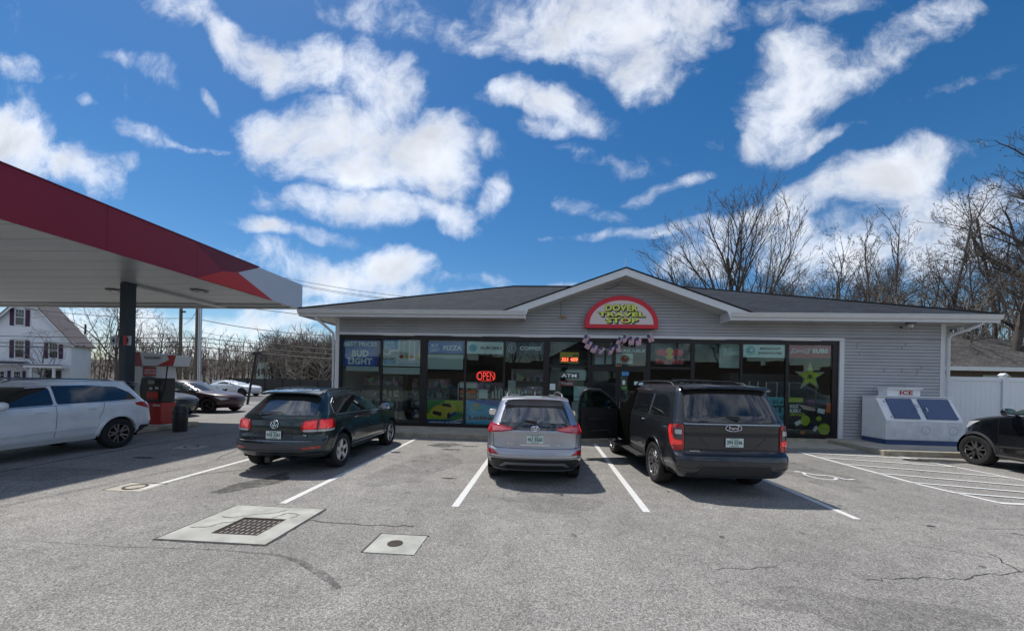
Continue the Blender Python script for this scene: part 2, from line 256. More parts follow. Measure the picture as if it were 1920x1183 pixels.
class MB:
    def __init__(s): s.v = []; s.f = []
    def add(s, vs, fs):
        b = len(s.v); s.v += [tuple(v) for v in vs]; s.f += [tuple(i+b for i in f) for f in fs]; return s
    def box(s, x0, x1, y0, y1, z0, z1):
        return s.add([(x0,y0,z0),(x1,y0,z0),(x1,y1,z0),(x0,y1,z0),(x0,y0,z1),(x1,y0,z1),(x1,y1,z1),(x0,y1,z1)],
                     [(0,3,2,1),(4,5,6,7),(0,1,5,4),(1,2,6,5),(2,3,7,6),(3,0,4,7)])
    def obox(s, c, sz, M=None):
        vs = []
        for k in range(8):
            p = Vector(((k & 1)-.5, ((k >> 1) & 1)-.5, (k >> 2)-.5)); p = Vector((p.x*sz[0], p.y*sz[1], p.z*sz[2]))
            if M: p = M @ p
            vs.append(p+Vector(c))
        return s.add(vs, [(0,2,3,1),(4,5,7,6),(0,1,5,4),(1,3,7,5),(3,2,6,7),(2,0,4,6)])
    def tube(s, p0, p1, r0, r1=None, n=8, cap=True):
        p0 = Vector(p0); p1 = Vector(p1); r1 = r0 if r1 is None else r1; d = (p1-p0)
        if d.length < 1e-6: return s
        q = d.to_track_quat('Z', 'Y'); vs = []
        for p, r in ((p0, r0), (p1, r1)):
            for i in range(n): vs.append(p + q @ Vector((r*cos(2*pi*i/n), r*sin(2*pi*i/n), 0)))
        fs = [(i, (i+1) % n, n+(i+1) % n, n+i) for i in range(n)]
        if cap: fs += [tuple(range(n-1, -1, -1)), tuple(range(n, 2*n))]
        return s.add(vs, fs)
    def path(s, pts, r, n=6):
        pts = [Vector(p) for p in pts]; vs = []; L = len(pts)
        for i, p in enumerate(pts):
            d = (pts[min(i+1, L-1)]-pts[max(i-1, 0)]).normalized(); q = d.to_track_quat('Z', 'Y'); rr = r[i] if isinstance(r, (list, tuple)) else r
            for k in range(n): vs.append(p + q @ Vector((rr*cos(2*pi*k/n), rr*sin(2*pi*k/n), 0)))
        fs = [(i*n+k, i*n+(k+1) % n, (i+1)*n+(k+1) % n, (i+1)*n+k) for i in range(L-1) for k in range(n)]
        fs += [tuple(range(n-1, -1, -1)), tuple(range((L-1)*n, L*n))]
        return s.add(vs, fs)
    def lathe(s, prof, n=32, axis='Z', c=(0, 0, 0)):
        vs = []
        for (r, h) in prof:
            for i in range(n):
                a = 2*pi*i/n
                p = (r*cos(a), r*sin(a), h) if axis == 'Z' else (r*cos(a), h, r*sin(a))
                vs.append((p[0]+c[0], p[1]+c[1], p[2]+c[2]))
        fs = [(k*n+i, k*n+(i+1) % n, (k+1)*n+(i+1) % n, (k+1)*n+i) for k in range(len(prof)-1) for i in range(n)]
        return s.add(vs, fs)
    def prism(s, poly, a0, a1, axis='Y'):
        """polygon in the plane across the axis, extruded from a0 to a1"""
        def P(p, a): return {'Y': (p[0], a, p[1]), 'X': (a, p[0], p[1]), 'Z': (p[0], p[1], a)}[axis]
        n = len(poly)
        return s.add([P(p, a0) for p in poly]+[P(p, a1) for p in poly], [tuple(range(n)), tuple(range(2*n-1, n-1, -1))]+[(i, n+i, n+(i+1) % n, (i+1) % n) for i in range(n)])
    def build(s, name, mat, parent=None, sm=0, kind=None): return mo(name, s.v, s.f, mat, parent, sm, kind)
def bevel(o, w=.01, seg=2):
    bm = bmesh.new(); bm.from_mesh(o.data); bmesh.ops.recalc_face_normals(bm, faces=bm.faces)
    es = [e for e in bm.edges if len(e.link_faces) == 2 and e.calc_face_angle(0) > .5]
    bmesh.ops.bevel(bm, geom=es, offset=w, segments=seg, affect='EDGES', profile=.5); bm.to_mesh(o.data); bm.free(); return o
def sheet(name, pts, z, mat, parent=None): return mo(name, [(p[0], p[1], z) for p in pts], [tuple(range(len(pts)))], mat, parent)
def boxp(name, mat, parent, *b, bev=0):
    o = MB().box(*b).build(name, mat, parent)
    if bev: bevel(o, bev)
    return o
def copy_tree(o, parent=None):
    c = o.copy(); col.objects.link(c); c.parent = parent
    for ch in list(o.children): copy_tree(ch, c)
    return c
_tc = {}
def text(s, mat, parent, x0, x1, z0, z1, y, name='lettering', bold=.02, ext=.003, M=None, sub=None, align_fit=True):
    """lettering fitted to the rectangle x0..x1, z0..z1 on the plane y, facing -Y (M then moves it)"""
    key = (s, bold, ext)
    if key not in _tc:
        c = bpy.data.curves.new('t', 'FONT'); c.body = s; c.offset = bold; c.extrude = .02; c.resolution_u = 3; c.space_character = 1.0+bold*1.5; c.space_line = .95; c.align_x = 'CENTER'
        t = bpy.data.objects.new('t', c); col.objects.link(t); dg = bpy.context.evaluated_depsgraph_get(); dg.update()
        me = bpy.data.meshes.new_from_object(t.evaluated_get(dg)); _tc[key] = ([tuple(v.co) for v in me.vertices], [tuple(p.vertices) for p in me.polygons])
        bpy.data.objects.remove(t); bpy.data.curves.remove(c); bpy.data.meshes.remove(me)
    vs, fs = _tc[key]
    if not vs: return None
    ax, bx = min(v[0] for v in vs), max(v[0] for v in vs); az, bz = min(v[1] for v in vs), max(v[1] for v in vs)
    out = [Vector((x0+(v[0]-ax)/(bx-ax)*(x1-x0), y-(v[2]/.02+1)*.5*ext, z0+(v[1]-az)/(bz-az)*(z1-z0))) for v in vs]
    if M: out = [M @ v for v in out]
    return mo(name, out, fs, mat, parent)

# ================================================================== GROUND
g = sheet('asphalt_lot', [(-600, -500), (600, -500), (600, 900), (-600, 900)], 0.0, 'asphalt'); tag(g, kind='structure')
rd = sheet('road', [(-300, 27), (300, 27), (300, 35), (-300, 35)], .004, 'road'); tag(rd, kind='structure')
vg = sheet('verge', [(-600, 38.5), (14, 38.5), (14, 900), (-600, 900)], .004, 'grass_dry'); tag(vg, kind='structure')
vg = sheet('back_verge', [(14.9, 14.9), (400, 14.9), (400, 900), (14.9, 900)], .008, 'grass_dry'); tag(vg, kind='structure')
def strip(pts, w, z, mat, name, parent):
    """a strip of width w along a ground polyline"""
    pts = [Vector((p[0], p[1], 0)) for p in pts]; L = []; R = []
    for i, p in enumerate(pts):
        d = (pts[min(i+1, len(pts)-1)]-pts[max(i-1, 0)]).normalized(); nn = Vector((-d.y, d.x, 0)); ww = w[i] if isinstance(w, (list, tuple)) else w
        L.append(p+nn*ww/2); R.append(p-nn*ww/2)
    vs = [(v.x, v.y, z) for v in L+R]; n = len(pts)
    return mo(name, vs, [(i, i+1, n+i+1, n+i) for i in range(n-1)], mat, parent)
for (x0, y0, x1, y1) in ((-6.62, 6.0, -6.72, 12.3), (-3.87, 5.6, -3.93, 12.15), (-1.25, 5.8, -1.16, 12.2), (1.66, 5.95, 1.78, 12.25), (4.74, 6.05, 4.60, 12.2)):
    strip([(x0, y0), (x1, y1)], .11, .005, 'line_paint', 'parking_line', g)
strip([(7.72, 12.0), (7.78, 8.4), (8.02, 7.25)], .10, .005, 'line_paint', 'parking_line', g)
strip([(7.97, 7.25), (14.5, 6.9)], .11, .009, 'line_paint', 'parking_line', g)
strip([(10.35, 12.0), (10.55, 9.9), (10.75, 7.05)], .09, .005, 'line_paint', 'parking_line', g)
for y0, y1 in ((12.0, 11.45), (11.3, 10.45), (10.45, 9.4), (9.5, 8.45), (8.7, 7.75), (8.0, 7.2)):
    strip([(7.74 if y0 > 8.2 else 7.8, y0-.15), (10.5, y1)], .085, .013, 'line_paint', 'hatch_line', g)
# wheelchair symbol, faded (lies on its side from here)
wc = MB()
def wq(a, b): return (5.85+a*.85, 9.35-b*.95)
def wst(pts, w, z=.006):
    o = [Vector((*wq(*p), 0)) for p in pts]
    for a, b in zip(o, o[1:]):
        d = (b-a).normalized(); nn = Vector((-d.y, d.x, 0))*w/2; wc.add([(a.x+nn.x, a.y+nn.y, z), (b.x+nn.x, b.y+nn.y, z), (b.x-nn.x, b.y-nn.y, z), (a.x-nn.x, a.y-nn.y, z)], [(0, 1, 2, 3)])
wst([(0, .12), (.16, .12)], .09); wst([(.14, .15), (.32, .4)], .07, .0065); wst([(.3, .4), (.62, .42)], .07, .007); wst([(.62, .42), (.80, .78)], .07, .0075); wst([(.80, .78), (1.02, .70)], .06, .008)
wst([(.34+.30*cos(t), .52+.34*sin(t)) for t in [radians(a) for a in range(20, 250, 18)]], .06, .0085)
wc.build('wheelchair_symbol', 'line_paint', g)
# seams, cracks, tyre marks, stains
def wander(pts, amp, n, seed):
    rnd = random.Random(seed); out = []
    for (a, b) in zip(pts, pts[1:]):
        for i in range(n):
            t = i/n; out.append((a[0]+(b[0]-a[0])*t+rnd.uniform(-amp, amp), a[1]+(b[1]-a[1])*t+rnd.uniform(-amp, amp)))
    out.append(pts[-1]); return out
strip(wander([(-10.0, 4.9), (-10.3, 7.4), (-10.5, 10), (-10.35, 12.2), (-9.6, 13.4)], .02, 9, 1), .05, .005, 'tar', 'asphalt_seam', g)
strip(wander([(-6.6, 6.9), (-5.4, 8.2), (-4.5, 9.2)], .04, 8, 2), .05, .006, 'stain', 'asphalt_seam', g)
strip(wander([(-7.35, 8.3), (-7.9, 9.8), (-9.3, 12.2)], .04, 8, 12), .02, .006, 'tar', 'crack', g)
for pts, sd_, w in (([(3.35, 4.15), (3.8, 4.25), (4.4, 4.3), (4.9, 4.45)], 3, .009), ([(4.9, 4.45), (5.5, 4.6), (6.3, 4.95)], 4, .009), ([(5.2, 4.5), (5.4, 5.0)], 5, .012), ([(4.6, 5.2), (5.3, 4.85)], 6, .008), ([(6.2, 5.9), (7.6, 6.0), (9.3, 6.1)], 7, .008),
                    ([(-3.1, 5.0), (-2.4, 4.93), (-1.6, 4.95)], 8, .015), ([(1.9, 4.2), (2.6, 4.35)], 9, .007), ([(6.5, 4.4), (8.0, 4.8)], 10, .008)):
    strip(wander(pts, .03, 6, sd_), w, .005, 'tar', 'crack', g)
strip([(-5.9, 4.0), (-4.66, 3.97), (-3.58, 4.03), (-2.8, 3.99), (-2.45, 3.86), (-2.24, 3.74), (-2.0, 3.58), (-1.8, 3.42)], [.01, .02, .025, .04, .07, .09, .09, .05], .005, 'stain_soft', 'tyre_mark', g)
def blotch(cx, cy, rx, ry, ang, mat, name, seed, z=.005, n=40, ir=.25):
    o = []
    for i in range(n):
        t = 2*pi*i/n; k = 1+ir*mnoise(Vector((cos(t)*1.7+seed, sin(t)*1.7, seed)))*2; a, b = rx*k*cos(t), ry*k*sin(t)
        o.append((cx+a*cos(ang)-b*sin(ang), cy+a*sin(ang)+b*cos(ang)))
    return sheet(name, o, z, mat, g)
blotch(-5.05, 6.62, .75, .28, radians(75), 'stain', 'dark_stain', 3); blotch(-2.75, 11.15, .5, .3, .2, 'stain', 'oil_stain', 5); blotch(-2.4, 10.5, .28, .13, 0, 'stain', 'oil_stain', 8)
blotch(-1.95, 11.1, .25, .1, 0, 'stain', 'oil_stain', 11); blotch(-1.75, 7.45, .16, .04, 0, 'tar', 'oil_stain', 2); blotch(-9.0, 8.2, .3, .07, 0, 'tar', 'oil_stain', 4)
blotch(-2.9, 8.9, .10, .04, 0, 'stain', 'oil_stain', 14); blotch(-2.2, 6.4, .06, .03, 0, 'stain', 'oil_stain', 15); blotch(5.6, 5.9, .06, .025, 0, 'tar', 'oil_stain', 16); blotch(9.6, 6.2, .07, .04, 0, 'stain', 'oil_stain', 17)
rs = random.Random(44)
for cx_, cy_, n_, sp_ in ((-5.2, 9.8, 5, .5), (-2.6, 9.2, 9, .7), (0.2, 9.8, 4, .4), (-8.3, 9.5, 8, .8), (6.2, 9.8, 8, .6), (3.0, 5.6, 5, .9), (-5.0, 5.3, 6, .9), (9.0, 9.2, 4, .5), (0.3, 4.6, 5, 1.1), (6.4, 6.6, 6, 1.0), (-7.5, 4.4, 6, 1.0)):
    for k in range(n_): blotch(cx_+rs.gauss(0, sp_), cy_+rs.gauss(0, sp_*1.2), rs.uniform(.015, .06), rs.uniform(.01, .035), rs.uniform(0, 3), 'stain', 'oil_drip', rs.uniform(0, 50), n=14)
for cx_, cy_, rx_, ry_ in ((-2.6, 8.2, .7, 1.6), (.2, 6.3, .8, .5), (6.1, 9.0, .7, 1.3), (-5.2, 10.0, .8, 1.4), (-9.5, 6.6, 1.2, .5), (2.9, 3.6, 1.0, .3), (8.8, 5.4, 1.3, .4)): blotch(cx_, cy_, rx_, ry_, 0, 'stain_faint', 'faint_stain', cx_+cy_, z=.0045)
strip([(7.0, 2.9), (8.2, 4.3), (10.5, 5.6), (13, 6.2)], .16, .0052, 'stain_faint', 'tyre_mark', g); strip([(-9.5, 3.2), (-7.6, 5.0), (-7.2, 8), (-7.3, 11)], .15, .0052, 'stain_faint', 'tyre_mark', g)
blotch(10.9, 11.25, .8, .33, .1, 'puddle', 'puddle', 9)
# drain with a concrete apron
dr = empty('storm_drain', (-3.65, 4.8, 0), 'square iron grate drain set in a cracked pale concrete apron', 'drain')
ap = MB(); X = [-4.44, -3.95, -3.38, -3.1]; Y = [4.2, 4.43, 4.95, 5.42]
for i in range(3):
    for j in range(3):
        if i == 1 and j == 1: continue
        ap.box(X[i], X[i+1], Y[j], Y[j+1], -.1, .012)
ap.build('apron', 'concrete_patch', dr)
for pts, sd_ in (([(-4.35, 4.55), (-4.15, 4.6), (-4.1, 4.75), (-3.95, 4.8)], 21), ([(-4.3, 4.95), (-4.1, 4.93), (-3.9, 5.1), (-3.7, 5.15), (-3.6, 5.3)], 22), ([(-3.6, 4.97), (-3.5, 5.2), (-3.3, 5.15), (-3.35, 5.0)], 23)):
    strip(wander(pts, .012, 5, sd_), .012, .016, 'tar', 'crack', dr)
boxp('pit', 'wheel_well', dr, -3.95, -3.38, 4.43, 4.95, -.5, -.12)
strip(wander([(-4.455, 4.19), (-4.455, 5.43), (-3.085, 5.43), (-3.085, 4.19), (-4.455, 4.185)], .012, 12, 31), .03, .0065, 'tar', 'joint', dr)
for q_ in ((-3.96, -3.37, 4.42, 4.44), (-3.96, -3.37, 4.94, 4.96), (-3.96, -3.945, 4.44, 4.94), (-3.385, -3.37, 4.44, 4.94)): boxp('grate_frame', 'rust_iron', dr, *q_, -.04, .016)
gr = MB()
for i in range(9):
    x = -3.94+i*.068; gr.box(x, x+.022, 4.44, 4.94, -.03, .008)
for j in range(6):
    y = 4.44+j*.096; gr.box(-3.94, -3.39, y, y+.018, -.03, .006)
gr.build('grate', 'rust_iron', dr)
def utility(x0, x1, y0, y1, label, r=.09, mat='rust_iron'):
    u = empty('utility_cover', ((x0+x1)/2, (y0+y1)/2, 0), label, 'utility cover')
    boxp('concrete_collar', 'concrete_patch', u, x0, x1, y0, y1, -.05, .01)
    strip([(x0-.015, y0), (x0-.015, y1+.015), (x1+.02, y1+.015)], .03, .006, 'tar', 'joint', u)
    MB().lathe([(0, .017), (r*.8, .017), (r, .014), (r, .005)], 24, c=((x0+x1)/2-.02, (y0+y1)/2, 0)).build('lid', mat, u, 30)
utility(-1.92, -1.34, 4.15, 4.66, 'small pale concrete square with a round rusty lid, right of the storm drain')
def vault(x0, x1, y0, y1, label):
    u = empty('utility_cover', ((x0+x1)/2, (y0+y1)/2, 0), label, 'utility cover')
    boxp('concrete_collar', 'concrete', u, x0, x1, y0, y1, -.05, .004)
    strip([(x0-.01, y0), (x0-.01, y1+.01), (x1+.02, y1+.01)], .035, .007, 'tar', 'joint', u)
    MB().lathe([(.13, .012), (.17, .014), (.17, .006)], 24, c=((x0+x1)/2, (y0+y1)/2, 0)).build('ring', 'tar', u, 30)
vault(-7.15, -6.5, 5.85, 6.3, 'concrete square with a dark ring at the near end of the leftmost parking line')
vault(-9.55, -8.85, 9.35, 9.85, 'flush square cover in the asphalt between the white and dark green vehicles')

# ------------------------------------------------------------------ kerbs and walks
wk = empty('sidewalk', (-2, 13.4, 0)); wk['kind'] = 'structure'
x = -8.4; i = 0
while x < 4.9:
    x1 = min(x+2.4, 4.95); k = boxp('kerb_stone', 'kerb', wk, x+.004, x1-.004, 12.5, 12.66, -.1, .15+.003*sin(i*3)); bevel(k, .018, 2)
    boxp('walk_slab', 'concrete', wk, x+.004, x1-.004, 12.665, 14.27, -.1, .147+.002*sin(i*5)); x = x1; i += 1
for x0, x1 in ((4.95, 7.4), (7.4, 9.95)):
    boxp('walk_slab', 'concrete', wk, x0+.005, x1-.005, 12.75, 14.0, -.1, .03)
boxp('threshold_slab', 'kerb', wk, 4.955, 10.0, 14.005, 14.27, -.1, .125)
pd = empty('raised_pad', (12, 13, 0)); pd['kind'] = 'structure'
for x0, x1 in ((10.12, 12.3), (12.3, 14.8)): boxp('walk_slab', 'concrete', pd, x0+.004, x1-.004, 12.03, 14.27, -.1, .15)
bevel(boxp('kerb_stone', 'kerb', pd, 9.97, 10.115, 11.86, 14.2, -.1, .153), .02); 
for x0, x1 in ((10.12, 12.3), (12.3, 14.8)): bevel(boxp('kerb_stone', 'kerb', pd, x0+.003, x1-.003, 11.86, 12.025, -.1, .153), .02)

# ================================================================== SHOP BUILDING
W = 14.30
shop = empty('convenience_store', (3, 14.3, 0), 'single-storey grey clapboard store with dark hip roof and centre gable', 'building')
XL, XR, ZS = -7.85, 13.9, 4.22          # wall ends, soffit
EX0, EX1, EY = -8.9, 14.85, 13.55       # eaves
RZ = 4.40; PIT = .36; CX = 2.9
# walls behind the siding
wl = MB(); wl.box(XL+.02, XL+.16, W+.05, 27.4, 0, ZS); wl.box(XR-.16, XR-.02, W+.05, 27.4, 0, ZS); wl.box(XL+.02, XR-.02, 27.4, 27.55, 0, ZS)
wl.box(XL+.02, XR-.02, W+.03, W+.2, 3.70, ZS); wl.box(10.5, XR-.02, W+.03, W+.2, .1, 3.70)
wl.add([(CX-3.9, W+.03, ZS), (CX+3.9, W+.03, ZS), (CX, W+.03, 5.6)], [(0, 1, 2)])
wl.build('wall', 'siding', shop)
def siding(name, z0, z1, ext, expo=.113):
    b = MB(); z = z0
    while z < z1-.01:
        zt = min(z+expo, z1); a0, a1 = ext(z, zt)
        if a1-a0 > .1:
            y0, y1, yb, zz = W-.032, W-.012, W+.012, z+.020
            b.add([(a0, y0, zz), (a1, y0, zz), (a1, y1, zt), (a0, y1, zt), (a0, yb, zz), (a1, yb, zz), (a0, yb, z), (a1, yb, z), (a0, y1, z), (a1, y1, z)], [(0, 1, 2, 3), (4, 5, 1, 0), (6, 7, 5, 4), (8, 9, 7, 6)])
        z = zt
    return b.build(name, 'siding', shop, kind='stuff')
siding('siding', 3.68, ZS, lambda a, b: (XL+.13, XR-.14))
siding('siding', .13, 3.68, lambda a, b: (10.62, XR-.14))
siding('siding', ZS, 5.72, lambda a, b: (CX-(5.78-a)/PIT, CX+(5.78-a)/PIT))
random.seed(12)
for k in range(26):
    zz_ = .133+.113*random.randrange(0, 30)+.022; xx_ = random.uniform(10.9, 13.5); boxp('siding_joint', 'bronze', shop, xx_, xx_+.006, W-.036, W-.030, zz_, zz_+.085)
for k in range(14):
    zz_ = 4.22+.113*random.randrange(0, 8)+.022; xx_ = CX+random.uniform(-2.2, 2.2); boxp('siding_joint', 'bronze', shop, xx_, xx_+.006, W-.036, W-.030, zz_, zz_+.085)
# trims
boxp('corner_board', 'white_trim', shop, XL-.02, XL+.13, W-.035, W+.09, .12, ZS-.005); boxp('corner_board', 'white_trim', shop, XR-.14, XR+.02, W-.035, W+.09, .12, ZS-.005)
boxp('window_trim', 'white_trim', shop, XL+.131, 10.62, W-.05, W+.02, 3.575, 3.675); boxp('window_trim', 'white_trim', shop, 10.47, 10.62, W-.05, W+.12, .12, 3.572)
boxp('wall_foot', 'kerb', shop, 10.62, 13.9, W-.012, W+.1, .1, .15)
# soffit, fascia, gutter
for q_ in ((EX0+.05, CX-3.42, EY+.03, W+.03), (CX+3.52, EX1-.05, EY+.03, W+.03), (EX0+.05, XL, W+.035, 28.2), (XR, EX1-.05, W+.035, 28.2)): boxp('soffit', 'soffit', shop, *q_, ZS, ZS+.03)

def gutter(x0, x1):
    pr_ = [(EY, 4.23), (EY-.07, 4.25), (EY-.10, 4.32), (EY-.085, 4.34), (EY-.115, 4.375), (EY-.115, 4.395), (EY-.095, 4.395), (EY-.09, 4.37), (EY, 4.37)]
    o = MB().prism(pr_, x0, x1, 'X').build('gutter', 'gutter', shop)
    boxp('fascia', 'white_trim', shop, x0, x1, EY+.003, EY+.03, 4.15, 4.385)
gutter(EX0, CX-3.43); gutter(CX+3.53, EX1)
for xx, s in ((EX0, 1), (EX1, -1)):
    boxp('fascia', 'white_trim', shop, min(xx, xx+s*.03), max(xx, xx+s*.03), EY+.04, 28.3, 4.15, 4.385)
# main hip roof (shingle uv in metres)
RY = EY+7.35; RTZ = RZ+7.35*PIT; BY = EY+14.7; RX0, RX1 = EX0-.03+7.35, EX1+.03-7.35
def roof_face(b, pts, uv):
    pass
def roofmesh(name, faces, mat, parent, th=.05):
    me = bpy.data.meshes.new(name); vs = []; fs = []; uvs = []
    for pts in faces:
        P = [Vector(p) for p in pts]; nrm = (P[1]-P[0]).cross(P[2]-P[0]).normalized()
        if nrm.z < 0: P.reverse(); nrm = -nrm
        h = Vector((0, 0, 1)).cross(nrm).normalized(); s_ = nrm.cross(h)
        b = len(vs); vs += P; fs.append(tuple(range(b, b+len(P)))); uvs += [(p.dot(h), p.dot(s_)) for p in P]
        b = len(vs); Q = [p-Vector((0, 0, th)) for p in P]; vs += Q; fs.append(tuple(reversed(range(b, b+len(P))))); uvs += [(p.dot(h), p.dot(s_)) for p in reversed(P)]
        t0 = b-len(P)
        for i in range(len(P)):
            j = (i+1) % len(P); fs.append((t0+j, t0+i, b+i, b+j)); uvs += [(0, 0)]*4
    me.from_pydata([tuple(v) for v in vs], [], fs); ul = me.uv_layers.new(name='UVMap')
    for i, uv in enumerate(uvs): ul.data[i].uv = uv
    me.materials.append(MAT[mat]); o = bpy.data.objects.new(name, me); return link(o, parent)
a, b_, c, d = (EX0-.03, EY-.06, RZ), (EX1+.03, EY-.06, RZ), (RX1, RY, RTZ), (RX0, RY, RTZ)
ZG0 = 5.93; YV = EY-.06+(ZG0-RZ)/PIT; xg = (ZG0-RZ)/PIT
faces = [[a, (CX-xg, EY-.06, RZ), (CX, YV, ZG0), (CX, YV+.001, ZG0), d], [(CX+xg, EY-.06, RZ), b_, c, (CX, YV+.001, ZG0), (CX, YV, ZG0)], [(CX, YV, ZG0), c, d],
         [a, d, (EX0-.03, BY, RZ)], [b_, (EX1+.03, BY, RZ), c], [(EX0-.03, BY, RZ), d, c, (EX1+.03, BY, RZ)]]
faces[0] = [a, (CX-xg, EY-.06, RZ), (CX, YV, ZG0), d]; faces[1] = [(CX+xg, EY-.06, RZ), b_, c, (CX, YV, ZG0)]
roofmesh('roof', faces, 'shingle_dark', shop)
roofmesh('gable_roof', [[(CX-xg, EY-.075, RZ+.012), (CX, EY-.075, ZG0+.012), (CX, YV+.03, ZG0+.012)], [(CX+xg, EY-.075, RZ+.012), (CX, YV+.03, ZG0+.012), (CX, EY-.075, ZG0+.012)]], 'shingle_dark', shop, .03)
cap = MB(); cap.path([(RX0, RY, RTZ+.02), (RX1, RY, RTZ+.02)], .05, 6); cap.path([(EX0, EY-.05, RZ+.02), (RX0, RY, RTZ+.02)], .04, 6); cap.path([(EX1, EY-.05, RZ+.02), (RX1, RY, RTZ+.02)], .04, 6); cap.build('ridge_cap', 'shingle_dark', shop)
# rake boards, sloping soffit and returns
def zr(x): return ZG0-abs(x-CX)*PIT
for s in (-1, 1):
    xo = CX+s*(3.45 if s < 0 else 3.5); xe = CX+s*4.2
    MB().prism([(CX, ZG0-.035), (xe, zr(xe)-.035), (xo-s*.02, zr(xe)-.05 if False else 4.24), (xo-s*.1, zr(xo)-.235), (CX, ZG0-.275)], EY-.045, EY-.002).build('rake_board', 'white_trim', shop)
    MB().add([(CX, EY, ZG0-.245), (xo, EY, zr(xo)-.245), (xo, W+.02, zr(xo)-.245), (CX, W+.02, ZG0-.245), (CX, EY, ZG0-.225), (xo, EY, zr(xo)-.225), (xo, W+.02, zr(xo)-.225), (CX, W+.02, ZG0-.225)],
             [(0, 1, 2, 3), (7, 6, 5, 4), (0, 4, 5, 1), (2, 6, 7, 3)]).build('rake_soffit', 'soffit', shop)
    boxp('eave_return', 'white_trim', shop, min(xo, xo+s*.03), max(xo, xo+s*.03), EY-.04, W-.02, 4.13, zr(xo)-.04)
# flashing tabs, soffit lights
for px in (838, 935, 1400, 1520, 1640):
    p = wy(px, 596, 13.95); MB().lathe([(0, 0), (.075, 0), (.085, -.012), (.10, -.012), (.10, .01)], 20, c=(p.x, 13.93, ZS-.001)).build('soffit_light', 'shelf_metal', shop, 30)
# downspouts
def downspout(pts, w=.075):
    MB().path(pts, w/2, 8).build('downspout', 'white_trim', shop, 40)
downspout([(XL-.42, EY+.06, 4.25), (XL-.42, EY+.08, 4.08), (XL-.30, W-.35, 3.9), (XL-.09, W-.07, 3.62), (XL-.07, W-.07, 3.4), (XL-.07, W-.07, .15)], .10)
downspout([(XR+.50, EY+.06, 4.25), (XR+.50, EY+.07, 4.16), (XR+.40, EY+.10, 4.05), (XR+.10, W-.15, 3.82), (XR+.07, W-.07, 3.7), (XR+.07, W-.07, .15)], .10)
# rooftop whip antenna and gable cable
MB().tube((CX, EY+.15, ZG0-.03), (CX+.01, EY+.15, ZG0+.37), .012, .006, 6).build('antenna', 'white_trim', shop)
MB().path([(CX-.05, W-.06, 5.55), (CX-.3, W-.05, 5.4), (CX-.6, W-.04, 5.33)], .009, 5).build('cable', 'wire', shop)

# storefront: bronze frame
GY = W+.09
sfr = empty('storefront', (1.4, W+.1, .15)); sfr['label'] = 'dark bronze glazed storefront filling the front of the grey store'; sfr['category'] = 'storefront'
ZB, ZT = .15, 3.57; LX, RX = XL+.13, 10.47
def mull(x, w, z0=ZB+.12, z1=ZT-.15, d=.07): return boxp('mullion', 'bronze', sfr, x-w/2, x+w/2, W-.0-.0, W+.02+d, z0, z1)
boxp('head', 'bronze', sfr, LX, RX, W, W+.10, ZT-.15, ZT); boxp('sill', 'bronze', sfr, LX, 1.755, W, W+.10, ZB-.005, ZB+.12); boxp('sill', 'bronze', sfr, 4.01, RX, W, W+.10, ZB-.005, ZB+.12)
MX = [(LX+.05, .10), (-6.05, .075), (-4.40, .28), (-2.80, .075), (-1.33, .075), (.24, .22), (1.81, .11), (3.94, .14), (5.50, .13), (7.19, .075), (8.75, .10), (RX-.10, .20)]
for x, w in MX: mull(x, w)
for x0, x1 in ((.352, 1.753), (1.867, 3.868), (4.012, 5.433)): boxp('transom_bar', 'bronze', sfr, x0, x1, W+.005, W+.085, 2.475, 2.56)
boxp('mullion', 'bronze', sfr, 2.80, 2.94, W+.004, W+.085, 2.395, 2.474)
panes = []
for (x0, w0), (x1, w1) in zip(MX, MX[1:]):
    a0, a1 = x0+w0/2+.002, x1-w1/2-.002
    if x0 in (.24, 3.94): panes += [(a0, a1, ZB+.125, 2.47), (a0, a1, 2.565, ZT-.155)]
    elif x0 == 1.81: panes += [(a0, a1, 2.565, ZT-.155)]
    else: panes += [(a0, a1, ZB+.125, ZT-.155)]
for p in panes: boxp('window_pane', 'shop_glass', sfr, p[0], p[1], GY-.045, GY-.039, p[2], p[3])
for x0, x1, hx in ((1.87, 2.865, 1), (2.875, 3.865, -1)):
    f = MB(); f.box(x0, x0+.09, W+.01, W+.06, .16, 2.47); f.box(x1-.09, x1, W+.01, W+.06, .16, 2.47); f.box(x0+.09, x1-.09, W+.01, W+.06, 2.36, 2.47); f.box(x0+.09, x1-.09, W+.01, W+.06, .16, .36)
    dd = f.build('door', 'bronze', sfr); boxp('door_glass', 'shop_glass', dd, x0+.092, x1-.092, W+.03, W+.036, .362, 2.358)
    hh = x1-.05 if hx > 0 else x0+.05
    MB().path([(hh, W+.01, 1.0), (hh, W-.06, 1.02), (hh, W-.06, 1.38), (hh, W+.01, 1.4)], .013, 8).build('handle', 'chrome', dd, 40)
# ---- interior
it = empty('store_interior', (1, 18, .15)); it['kind'] = 'structure'
boxp('floor', 'interior_floor', it, XL+.17, XR-.17, W+.13, 22.0, .05, .15); boxp('ceiling', 'interior_dark', it, XL+.17, XR-.17, W+.13, 22, 3.75, 3.8); boxp('back_wall', 'interior_dark', it, XL+.17, XR-.17, 22.0, 22.1, .15, 3.75)
pm('goods_mix', (.3, .3, .3), .5)
def goods_mat():
    m = MAT['goods_mix']; n, l = nodes_of(m); p = n['Principled BSDF']; t = n.new('ShaderNodeTexCoord'); v = n.new('ShaderNodeTexVoronoi'); v.inputs['Scale'].default_value = 5; l.new(t.outputs['Object'], v.inputs[0])
    h = n.new('ShaderNodeHueSaturation'); h.inputs['Saturation'].default_value = .6; h.inputs['Value'].default_value = .5; l.new(v.outputs['Color'], h.inputs['Color']); l.new(h.outputs[0], p.inputs['Base Color'])
goods_mat()
